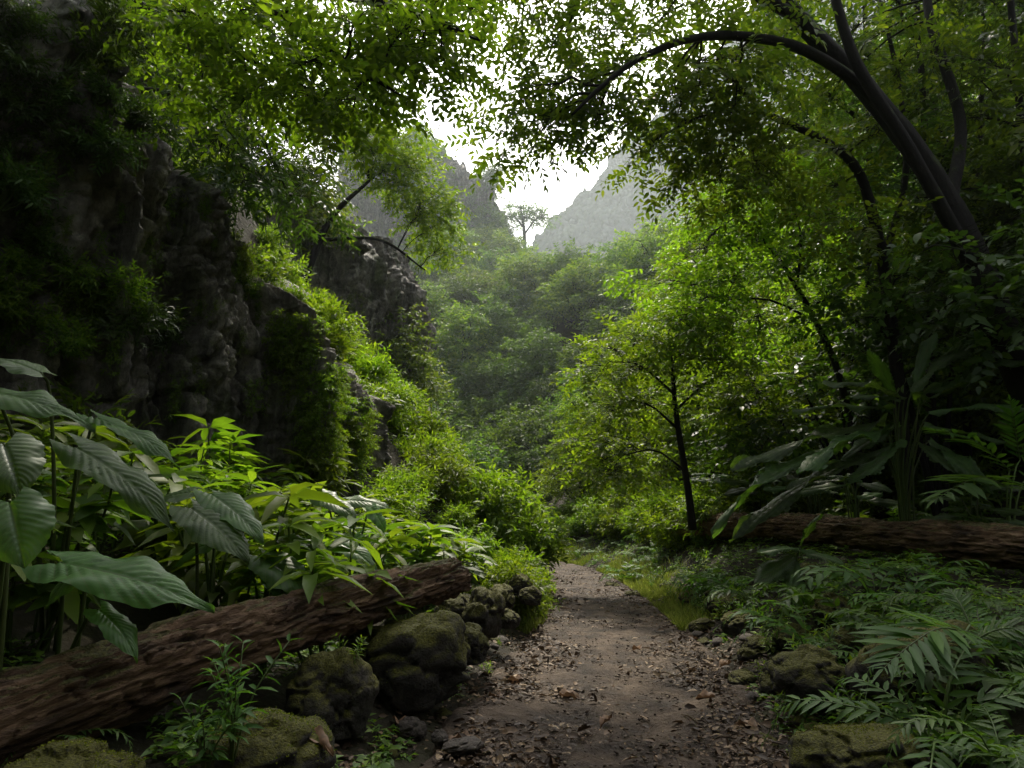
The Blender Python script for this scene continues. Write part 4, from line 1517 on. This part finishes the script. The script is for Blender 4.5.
for _ in range(46):
    s = random.choice((-1, 1))
    y = random.uniform(2.6, 20)
    x = cx(y) + s * (hw(y) + abs(random.gauss(.15, .25)))
    o = add_obj('stone', random.choice(PEBS).copy(), None)
    o.data.materials.append(M['rock' if random.random() < .5 else 'stone'])
    r = random.uniform(.06, .2)
    o.location = (x, y, hz(x, y) + r * .12)
    o.scale = (r * random.uniform(.9, 1.5), r, r * random.uniform(.5, .9))
    o.rotation_euler = (0, 0, random.uniform(0, 6))
    tag(o, 'small stone half sunk in the dirt along the path edge', 'stone', 'small stones along the path edges')

# ------------------------------------------------------------------ foreground plants
class Kind2(Kind):
    def put(self, loc, label, group, scale=1.0, rz=None, tilt=(0, 0)):
        rz = random.uniform(0, 2 * PI) if rz is None else rz
        r = thing(self.name, label, self.cat, loc, (tilt[0], tilt[1], rz), scale, group)
        for nm, me, mt, subs in self.parts:
            p = add_obj(nm, me, mt, r)
            for n2, m2, t2 in subs:
                add_obj(n2, m2, t2, p)
        return r


def taro_kind(n, h, L):
    parts = []
    for i in range(n):
        a = i * 2.4 + rng.normal(0, .3)
        rr = rng.uniform(.18, .42) * h
        j = np.array([math.cos(a) * rr, math.sin(a) * rr, h * rng.uniform(.55, 1.0)])
        l = L * rng.uniform(.7, 1.1)
        el = rng.uniform(-.55, .0)
        y = np.array([math.cos(a) * math.cos(el), math.sin(a) * math.cos(el), math.sin(el)])
        V, F, UV = big_leaf(l, l * rng.uniform(.32, .4), curl=rng.uniform(.3, .7), wave=.03 * l, rib=.015 * l, nu=44, nv=19)
        R = frames(y[None], np.array([rng.normal(0, .25)]))[0]
        me = mesh_data('leaf', V @ R.T + j, F, True, UV)
        w = Mesher()
        w.tube(smooth_line([[0, 0, -.1], j * [.3, .3, .5], j * [.75, .75, .93], j - y * .01], 12), np.linspace(.014, .006, 12), 6)
        parts.append(('leaf', me, M['taro'], [('stalk', w.data('stalk', True), M['stem'])]))
    return parts


K_TARO = [Kind2('big_leaved_plant', 'plant', taro_kind(6, .85, .48)) for _ in range(2)]


def pairs_kind(nst, h, ll, lm):
    w, c = Mesher(), Mesher()
    for i in range(nst):
        a = rng.uniform(0, 6.28)
        e = np.array([math.cos(a), math.sin(a), 0]) * h * rng.uniform(.15, .6) + [0, 0, h * rng.uniform(.6, 1)]
        B = smooth_line([[0, 0, -.05], e * [.3, .3, .5], e], 20)
        w.tube(B[::2], np.linspace(.005, .002, 10), 4)
        np_ = 7
        for q, t in enumerate(np.linspace(.3, 1, np_)):
            kx = int(t * 18.9)
            T = unit(B[kx + 1] - B[kx])
            aa = q * PI / 2 + rng.normal(0, .2)
            X = unit(np.cross(T, [.3, .2, .9]))
            Y = np.cross(T, X)
            for s in (0, PI):
                D = (X * math.cos(aa + s) + Y * math.sin(aa + s)) + T * (.25 + .7 * t * t)
                c.add(*stamp(LF_LANCE, B[kx][None], frames(D[None], rng.normal(0, .3, 1)), [ll * (1.1 - .5 * t) * rng.uniform(.8, 1.1)]))
    return [('stems', w.data('stems', True), M['stem']), ('foliage', c.data('foliage'), lm)]


K_SEED = [Kind('seedling', 'plant', pairs_kind(7, .42, .115, M['fern'])) for _ in range(2)]
K_SEEDB = [Kind('seedling', 'plant', pairs_kind(5, .4, .12, M['bright'])) for _ in range(2)]


def gbase(j, dy=.15):
    x, y = j[0], j[1] + dy
    return np.array([x, y, hz(x, y)])


def lf(j, t, w, face, d, d2=None):
    J, T = at(j[0], j[1], d), at(t[0], t[1], d if d2 is None else d2)
    return (J, T, w * .86 / FPX * d, face)


A1 = [lf((62, 562), (204, 588), 35, .45, 3.55, 3.4), lf((100, 610), (138, 640), 17, .3, 3.5, 3.3), lf((90, 560), (40, 600), 22, .2, 3.7, 3.6)]
ribbed_plant('big_leaved_plant', 'ribbed plant whose largest glossy leaf points right above the brown log', [at(70, 620, 3.9)[0], 3.9, hz(at(70, 620, 3.9)[0], 3.9)], A1)
A2 = [lf((4, 444), (20, 486), 34, .75, 3.2, 3.1), lf((10, 502), (24, 562), 38, .8, 3.0, 2.95), lf((-40, 540), (-30, 590), 34, .7, 3.0)]
ribbed_plant('big_leaved_plant', 'plant at the left edge with two round bright translucent leaves', [at(0, 640, 3.3)[0], 3.3, hz(at(0, 640, 3.3)[0], 3.3)], A2)
A3 = [lf((-25, 388), (88, 408), 26, .4, 3.9, 3.7), lf((40, 372), (-10, 350), 22, .3, 4.2), lf((78, 448), (174, 502), 25, .45, 4.2, 4.0), lf((98, 418), (178, 446), 18, .3, 4.7, 4.4)]
ribbed_plant('big_leaved_plant', 'tall ribbed plant at the left whose drooping grey green leaves catch the sky', [at(60, 520, 4.5)[0], 4.5, hz(at(60, 520, 4.5)[0], 4.5)], A3)
A4 = [lf((192, 508), (248, 548), 28, .4, 4.7, 4.5), lf((212, 494), (262, 528), 22, .35, 4.9, 4.6), lf((190, 492), (140, 500), 22, .3, 4.9), lf((215, 540), (170, 560), 20, .3, 4.9), lf((240, 525), (228, 500), 22, .4, 5.2)]
ribbed_plant('big_leaved_plant', 'ribbed plant with a pair of silvery leaves behind the middle of the brown log', [at(215, 580, 5.0)[0], 5.0, hz(at(215, 580, 5.0)[0], 5.0)], A4)
A5 = [lf((262, 556), (318, 590), 24, .4, 5.1, 4.9), lf((270, 580), (300, 602), 14, .3, 5.0), lf((285, 540), (330, 545), 18, .3, 5.5), lf((250, 575), (215, 600), 18, .3, 5.2)]
ribbed_plant('big_leaved_plant', 'low ribbed plant drooping over the top of the brown log near its middle', [at(268, 600, 5.3)[0], 5.3, hz(at(268, 600, 5.3)[0], 5.3)], A5)
A6 = [lf((318, 494), (356, 512), 15, .4, 7.2, 7.0), lf((335, 540), (378, 562), 14, .4, 6.6, 6.4), lf((350, 500), (392, 502), 12, .35, 7.4), lf((360, 535), (340, 552), 12, .3, 6.8), lf((372, 508), (388, 530), 12, .3, 7.2)]
ribbed_plant('big_leaved_plant', 'pale leaved plant standing behind the raised end of the brown log', [at(350, 570, 7.2)[0], 7.2, hz(at(350, 570, 7.2)[0], 7.2)], A6)


def lobed_plant(name, label, base, leaves, group=None, pw=.6, pl=.27, face=.35, npairs=0):
    base = np.asarray(base, float)
    r = thing(name, label, 'plant', base, group=group)
    for joint, tip in leaves:
        J, T = np.asarray(joint) - base, np.asarray(tip) - base
        L = np.linalg.norm(T - J)
        view = unit(EYE - base)
        y_ = (T - J) / L
        x_ = unit(np.cross(y_, unit(np.array([0, 0, 1]) + view * face + rng.normal(0, .15, 3))))
        Vb, Fb, uvb = big_leaf(L * 1.08, min(L * pl * .5, .15), nveins=15, curl=rng.uniform(.05, .3), cup=.30, wave=.03 * L, rib=.010 * L, lobe=.02, nu=80, nv=21, notch=pw, slim=True)
        z_ = np.cross(x_, y_)
        Vb = Vb @ np.stack([x_, y_, z_], 0) + J
        w = Mesher()
        if npairs:
            c = Mesher()
            frond(c, w, np.array([J, lerp(J, T, .35) + [0, 0, .10 * L], lerp(J, T, .7) + [0, 0, .07 * L], T]), npairs, L * pl, pw, ang=60, lobe=True, droop=.15, up=unit(np.array([0, 0, 1]) + view * face), r0=.007)
        o = add_obj('leaf', c.data('leaf') if npairs else mesh_data('leaf', Vb, Fb, True, uvb), M['fern'] if npairs else M['lobed'], r)
        b0 = np.array([rng.normal(0, .06), rng.normal(0, .06), -.05])
        w.tube(smooth_line([b0, b0 + (J - b0) * [.3, .3, .55], b0 + (J - b0) * [.75, .75, .9], J], 14), np.linspace(.017, .007, 14), 6)
        add_obj('stalk', w.data('stalk', True), M['stem'], o)
    return r


d = 9.3
b0 = np.array([at(905, 540, 9.7)[0], 9.7, 0])
b0[2] = hz(b0[0], b0[1])
LV = [((905, 398), (826, 366)), ((912, 390), (974, 332)), ((922, 395), (1036, 344)), ((893, 408), (800, 402)), ((885, 420), (742, 452)), ((878, 432), (716, 478)), ((884, 448), (735, 506)), ((930, 412), (1040, 398)), ((900, 425), (842, 452)), ((925, 425), (1010, 440)), ((915, 440), (960, 470)), ((895, 395), (870, 350)), ((900, 400), (850, 392)), ((890, 430), (800, 440)), ((895, 445), (790, 480)), ((905, 440), (850, 480)), ((930, 440), (990, 478)), ((925, 400), (985, 372)), ((915, 385), (930, 330))]
lobed_plant('lobed_leaf_plant', 'tall plant with long deeply lobed leaves fanning out above the right log', b0,
            [(at(j[0], j[1], d + random.uniform(-.1, .4)), at(t[0], t[1], d + random.uniform(-1.2, .5))) for j, t in LV])
b1 = np.array([at(1010, 560, 8.6)[0], 8.6, 0])
b1[2] = hz(b1[0], b1[1])
LV = [((1010, 470), (930, 428)), ((1012, 490), (935, 500)), ((1020, 460), (1010, 400)), ((1025, 480), (1060, 420)), ((1000, 520), (925, 545))]
lobed_plant('lobed_leaf_plant', 'lobed leaf plant half cut off by the right edge above the ferns', b1,
            [(at(j[0], j[1], 8.6), at(t[0], t[1], 8.3 + random.uniform(-.7, .3))) for j, t in LV], pw=.2, pl=.36, npairs=18)
b2 = np.array([at(955, 690, 4.3)[0], 4.3, 0])
b2[2] = hz(b2[0], b2[1])
lobed_plant('lobed_leaf_plant', 'low plant with a fan shaped ribbed leaf in front of the right boulder', b2,
            [(at(968, 632, 4.4), at(884, 668, 4.0)), (at(975, 640, 4.4), at(1040, 628, 4.2)), (at(970, 625, 4.5), at(950, 590, 4.7))], pw=.19, pl=.48, face=.6, npairs=19)
b3 = np.array([at(790, 590, 8.2)[0], 8.2, 0])
b3[2] = hz(b3[0], b3[1])
lobed_plant('lobed_leaf_plant', 'light green lobed plant by the stones left of the right log', b3,
            [(at(j[0], j[1], 8.2), at(t[0], t[1], 8.0)) for j, t in [((795, 555), (758, 580)), ((800, 548), (760, 548)), ((798, 550), (842, 560)), ((800, 545), (815, 512)), ((795, 560), (790, 590))]], pl=.6)

for i, (bx_, by_, d_, sp) in enumerate([(770, 545, 13.9, 1.35), (820, 545, 11.7, 1.25), (735, 548, 15.2, 1.4), (985, 545, 8.4, 1.0), (862, 545, 10.6, 1.15)]):
    J0 = at(bx_, by_ - 60, d_)
    bb = np.array([J0[0], d_ + .3, hz(J0[0], d_ + .3)])
    L_ = []
    for k_ in range(9):
        a_ = k_ / 9 * 2 * PI + random.uniform(-.3, .3)
        j_ = bb + np.array([math.cos(a_) * .12, math.sin(a_) * .12, random.uniform(.55, .95) * sp])
        ln = random.uniform(.45, .75) * sp
        L_.append((j_, j_ + np.array([math.cos(a_) * ln, math.sin(a_) * ln, random.uniform(-.15, .22) * ln])))
    lobed_plant('lobed_leaf_plant', ['green lobed leaf plant left of the tall fan under the bright leaning tree', 'lobed leaf plant behind the log directly left of the tall fan stalks', 'pale lobed leaf plant behind the far part of the right log',
                                     'shaded lobed leaf plant right of the tall fan stalks', 'lobed leaf plant under the tall fan behind the log'][i], bb, L_, pl=.34)

# ferns over the right bank
for a, b, dd, s, lab in [(1000, 730, 3.5, .62, 'large dark fern at the lower right corner'), (905, 770, 3.1, .5, 'fern frond tuft at the bottom edge right of the mossy rock'),
                         (990, 600, 5.0, .75, 'fern arching in front of the right end of the dark fallen trunk'), (890, 600, 6.0, .7, 'fern in front of the middle of the dark fallen trunk'),
                         (830, 660, 5.2, .42, 'small fern by the flat mossy rock on the right'), (1010, 655, 4.4, .6, 'fern at the right edge above the large corner fern'),
                         (930, 545, 7.2, .7, 'fern just behind the right log under the tall lobed plant'), (700, 545, 11.8, .8, 'pale fern at the left tip of the right log'),
                         (625, 545, 16.5, 1.0, 'light fern clump at the bend on the right of the path')]:
    x, y = at(a, b, dd)[:2]
    random.choice(K_FERN + K_FERNW).put((x, y, hz(x, y)), lab, None, s)
TAKEN = []
for f_ in np.linspace(0, 1, 14):
    g_ = lerp(at(760, 538, 13.0), at(1095, 556, 6.2), f_) * [1, 1, 0]
    for k_ in (0, .7, 1.3):
        TAKEN.append((g_[0] - .4 * k_ - .1, g_[1] - k_, .36))
scatter(80, right_band(3.2, 12, .7, 5.5), .24, K_FERN + K_FERNW, 'dark green fern in the undergrowth covering the right bank', 'ferns on the right bank', (.5, 1.0))
scatter(70, right_band(4.5, 16, .2, 3), .14, K_SEED + K_SEEDB + K_SEEDB, 'small leafy seedling among the stones of the right bank', 'seedlings on the right bank', (.6, 1.1))
scatter(34, right_band(5, 13, .9, 5.5), .32, K_WHORLM + K_FERNW, 'mid green leafy plant on the right bank around the fallen trunk', 'leafy plants around the right trunk', (.55, .85))
scatter(24, right_band(13, 26, .15, 1.6), .25, K_FERN + K_SEEDB, 'light green fern or seedling on the right verge of the far path', 'verge plants right of the far path', (.4, .8))

# left bank: bright whorled plants and more ribbed leaves
TAKEN = []
scatter(58, left_band(5.2, 10.8, .9, 4.6), .36, K_WHORL + K_WHORL + K_WHORLM, 'bright green plant with whorls of long leaves on the left bank behind the log', 'whorled plants on the left bank', (.7, 1.15))
scatter(16, left_band(3.6, 6.5, 1.9, 4.5), .45, K_WHORL + K_WHORLM, 'whorled green plant among the big ribbed leaves on the left', 'whorled plants among the ribbed leaves', (.7, 1.1))
scatter(14, left_band(5.6, 9.0, 1.6, 4.2), .45, K_TARO, 'ribbed big leaved plant filling the left bank below the near cliff', 'ribbed plants filling the left bank', (.7, 1.1))
scatter(20, left_band(2.6, 5.6, 1.4, 3.6), .3, K_FERN, 'dark fern in the shade behind the brown log', 'ferns behind the brown log', (.35, .6))
scatter(20, left_band(3.5, 9, 2.5, 5), .4, K_LANCE, 'leafy shrub at the foot of the near cliff', 'shrubs at the foot of the near cliff', (.5, .9))
scatter(16, left_band(6.8, 12, .1, 1.0), .25, K_SEEDB + K_FERN[:1], 'bright low plant between the raised end of the log and the path', 'low plants past the end of the log', (.3, .6))

x, y = at(232, 768, 3.25)[:2]
K_SEED[0].put((x, y, at(232, 752, 3.25)[2]), 'leafy seedling with paired pointed leaves standing in front of the brown log', None, 1.15, .4)
x, y = at(205, 768, 3.1)[:2]
K_SEED[1].put((x, y, at(200, 775, 3.1)[2]), 'lower seedling at the bottom edge left of the taller one', None, .8, 1.4)
p = at(352, 668, 4.6)
K_SEEDB[0].put(p, 'small sprig growing on top of the dark mossy rock', None, .55, 1.0)

# ------------------------------------------------------------------ ground layers nobody could count
def edge_points(n, y0, y1, f):
    y = y0 * (y1 / y0) ** rng.uniform(0, 1, n)
    u = f(n)
    x = cx(y) + u
    return x, y, u


def surf_z(x, y):
    z = H(x, y)
    u = np.abs(x - cx(y)) / hw(y)
    return z + np.where(u < .95, .075 - .03 * (1 - u ** 2), .01)


n = 38000
x, y, u = edge_points(n, 2.0, 22, lambda n: np.where(rng.uniform(0, 1, n) < .62, rng.choice([-1, 1], n) * np.abs(rng.normal(1.15, .38, n)), rng.uniform(-1.1, 1.1, n)))
ok = fbm(np.stack([x * 1.6, y * 1.6, 0 * x], 1), 3, seed=91) + .9 * np.clip(np.abs(u) - .35, 0, .8) + rng.normal(0, .25, n) > .12
x, y, u = x[ok], y[ok], u[ok]
n = len(x)
z = surf_z(x, y) + rng.uniform(-.005, .025, n)
tp = leaf_fine(.5, .5, .1, .38)
D = rng.normal(0, 1, (n, 3)) * [1, 1, .18]
m = Mesher()
m.add(*stamp(tp, np.stack([x, y, z], 1), frames(D, rng.normal(0, .5, n)), np.where(rng.uniform(0, 1, n) < .05, rng.uniform(.07, .12, n), rng.uniform(.016, .07, n) * rng.uniform(.6, 1.2, n))))
tag(add_obj('leaf_litter', m.data('leaf_litter'), M['litter']), 'brown fallen leaves scattered over the path and its edges', 'leaf litter', kind='stuff')

b = bmesh.new()
bmesh.ops.create_icosphere(b, subdivisions=1, radius=.5)
pv = np.array([v.co[:] for v in b.verts])
pf = np.array([[v.index for v in f.verts] for f in b.faces])
b.free()
n = 6000
x, y, u = edge_points(n, 2.0, 24, lambda n: rng.normal(0, .62, n))
z = surf_z(x, y) - .002
m = Mesher()
R = frames(rng.normal(0, 1, (n, 3)) * [1, 1, .25], rng.normal(0, .3, n))
m.add(*stamp((pv * [1.2, .9, .6], pf), np.stack([x, y, z], 1), R, .006 + .03 * rng.uniform(0, 1, n) ** 4))
tag(add_obj('gravel', m.data('gravel'), M['pebble']), 'small stones and grit bedded in the earth path', 'gravel', kind='stuff')

# low leafy ground cover on both banks
n = 30000
y = 2.2 * (34 / 2.2) ** rng.uniform(0, 1, n)
t = np.abs(rng.normal(0, 1, n)) * 2.6 + .12
s = rng.choice([-1, 1], n)
x = cx(y) + s * (hw(y) + t)
cl = fbm(np.stack([x * 1.3, y * 1.3, 0 * x], 1), 3, seed=55)
ok = (cl > -.25 + .55 * (t < .7)) & (x > clx(y) + .2)
x, y, t, s = x[ok], y[ok], t[ok], s[ok]
n = len(x)
z = H(x, y) + rng.uniform(.0, .16, n) * np.minimum(1, t)
a = rng.uniform(0, 6.28, n)
m = Mesher()
k = 3
D = np.stack([np.cos(a), np.sin(a), rng.uniform(-.2, .6, n)], 1)
for q in range(k):
    a = a + 2.1 + rng.normal(0, .3, n)
    D = np.stack([np.cos(a), np.sin(a), rng.uniform(-.3, .6, n)], 1)
    m.add(*stamp(LS_ELL, np.stack([x, y, z], 1), frames(D, rng.normal(0, .4, n)), rng.uniform(.03, .10, n)))
tag(add_obj('undergrowth', m.data('undergrowth'), M['cover']), 'low leafy ground cover spreading over both banks', 'undergrowth', kind='stuff')

n = 44000
y = rng.uniform(9.5, 30, n)
s = rng.choice([-1, 1], n, p=[.35, .65])
t = np.abs(rng.normal(0, .3, n)) * np.where((s > 0) & (y > 11), 1.5, .8) - .12
x = cx(y) + s * (hw(y) + t)
cl = fbm(np.stack([x * .8, y * .5, 0 * x], 1), 3, seed=75)
ok = (cl > np.interp(y, [9.5, 13, 17], [.35, .0, -.5]))
x, y = x[ok], y[ok]
n = len(x)
bl = (np.array([[-.06, 0, 0], [.06, 0, 0], [-.04, .55, .03], [.04, .55, .03], [0, 1, -.12]]), np.array([[0, 1, 3], [0, 3, 2], [2, 3, 4]]))
D = rng.normal(0, .45, (n, 3)) * [1, 1, 0] + [0, 0, 1]
m = Mesher()
m.add(*stamp(bl, np.stack([x, y, surf_z(x, y) - .01], 1), frames(D, rng.uniform(0, 6, n), (0, 1, .01)), rng.uniform(.05, .17, n)))
tag(add_obj('grass', m.data('grass'), M['grass']), 'short bright grass along the edges of the path', 'grass', kind='stuff')

# large curled dry leaves lying where one can pick them out
def dry_leaf(px, py, d, L, rz, label, z=None, group=None):
    p = at(px, py, d)
    V, F, UV = big_leaf(L, L * .26, curl=.5, wave=.05 * L, rib=.01 * L, lobe=.03, nu=24, nv=11)
    V[:, 2] = V[:, 2] + .9 * np.abs(V[:, 0])
    o = add_obj('dry_leaf', mesh_data('dry_leaf', V, F, True, UV), M['dry'])
    o.location = (p[0], p[1], (path_z(p[0], p[1]) if z is None else z) + .015)
    o.rotation_euler = (.05, random.uniform(-.2, .2), rz)
    tag(o, label, 'leaf', group)


dry_leaf(300, 748, 3.55, .2, -2.0, 'large curled orange brown leaf lying on the mossy rock at the bottom', z=at(300, 742, 3.55)[2])
dry_leaf(282, 730, 3.7, .13, 2.2, 'smaller brown leaf beside the large orange one on the mossy rock', z=at(282, 728, 3.7)[2])
for a, b, L, rz in [(520, 684, .24, 1.4), (560, 697, .2, -1.7), (470, 742, .2, 1.6), (715, 700, .2, 1.2), (640, 650, .16, .4), (610, 720, .14, 2.4), (690, 640, .15, -1), (500, 700, .17, .8), (730, 668, .16, 2), (755, 730, .2, .7), (430, 720, .2, 2), (400, 740, .18, .3)]:
    dd = 1.45 / max(.05, -(at(a, b, 1)[2] - 1.5))
    dry_leaf(a, b, dd, L, rz, 'long dry brown leaf lying flat on the trodden path', group='dry leaves on the path')

for _ in range(22):
    y = random.uniform(3.0, 14)
    s = random.choice((-1, 1))
    x = cx(y) + s * hw(y) * random.uniform(.5, 1.25)
    a = random.uniform(0, 6.28)
    l = random.uniform(.15, .5)
    w = Mesher()
    w.tube(curve([-l / 2, 0, 0], [l / 2, 0, .02], .02, random.uniform(-.12, .12), 8, .02), np.linspace(.009, .004, 8) * random.uniform(.6, 1.3), 6)
    w.tube(curve([0, 0, .005], [l * .22, l * .18, .03], .02, 0, 4), np.linspace(.005, .002, 4), 5)
    o = add_obj('twig', w.data('twig', True), M['log'])
    o.location = (x, y, float(surf_z(np.array([x]), np.array([y]))[0]) + .008)
    o.rotation_euler = (0, 0, a)
    tag(o, 'dead brown twig lying on the dirt of the path', 'twig', 'dead twigs on the path')

# unseen trees added overhead and behind to shade the near foreground
TAKEN = []
K_OVER = Kind('tree', 'tree', round_tree(7.0, 2.3, 22, 40, SP_ELL, .15, M['mid'], M['bark'], low=.4))
for x, y, s in [(1.0, -7, 1.6), (-6, -7, 1.5), (6, -7, 1.6), (-3.2, -10, 1.6), (3.5, -12, 1.7), (5.5, -3, 1.4), (-4.6, -4, 1.4)]:
    K_OVER.put((x, y, hz(x, y) - .3), 'tall broad crowned unseen tree added to shade the near end of the path', 'unseen trees added to shade the near end of the path', s)
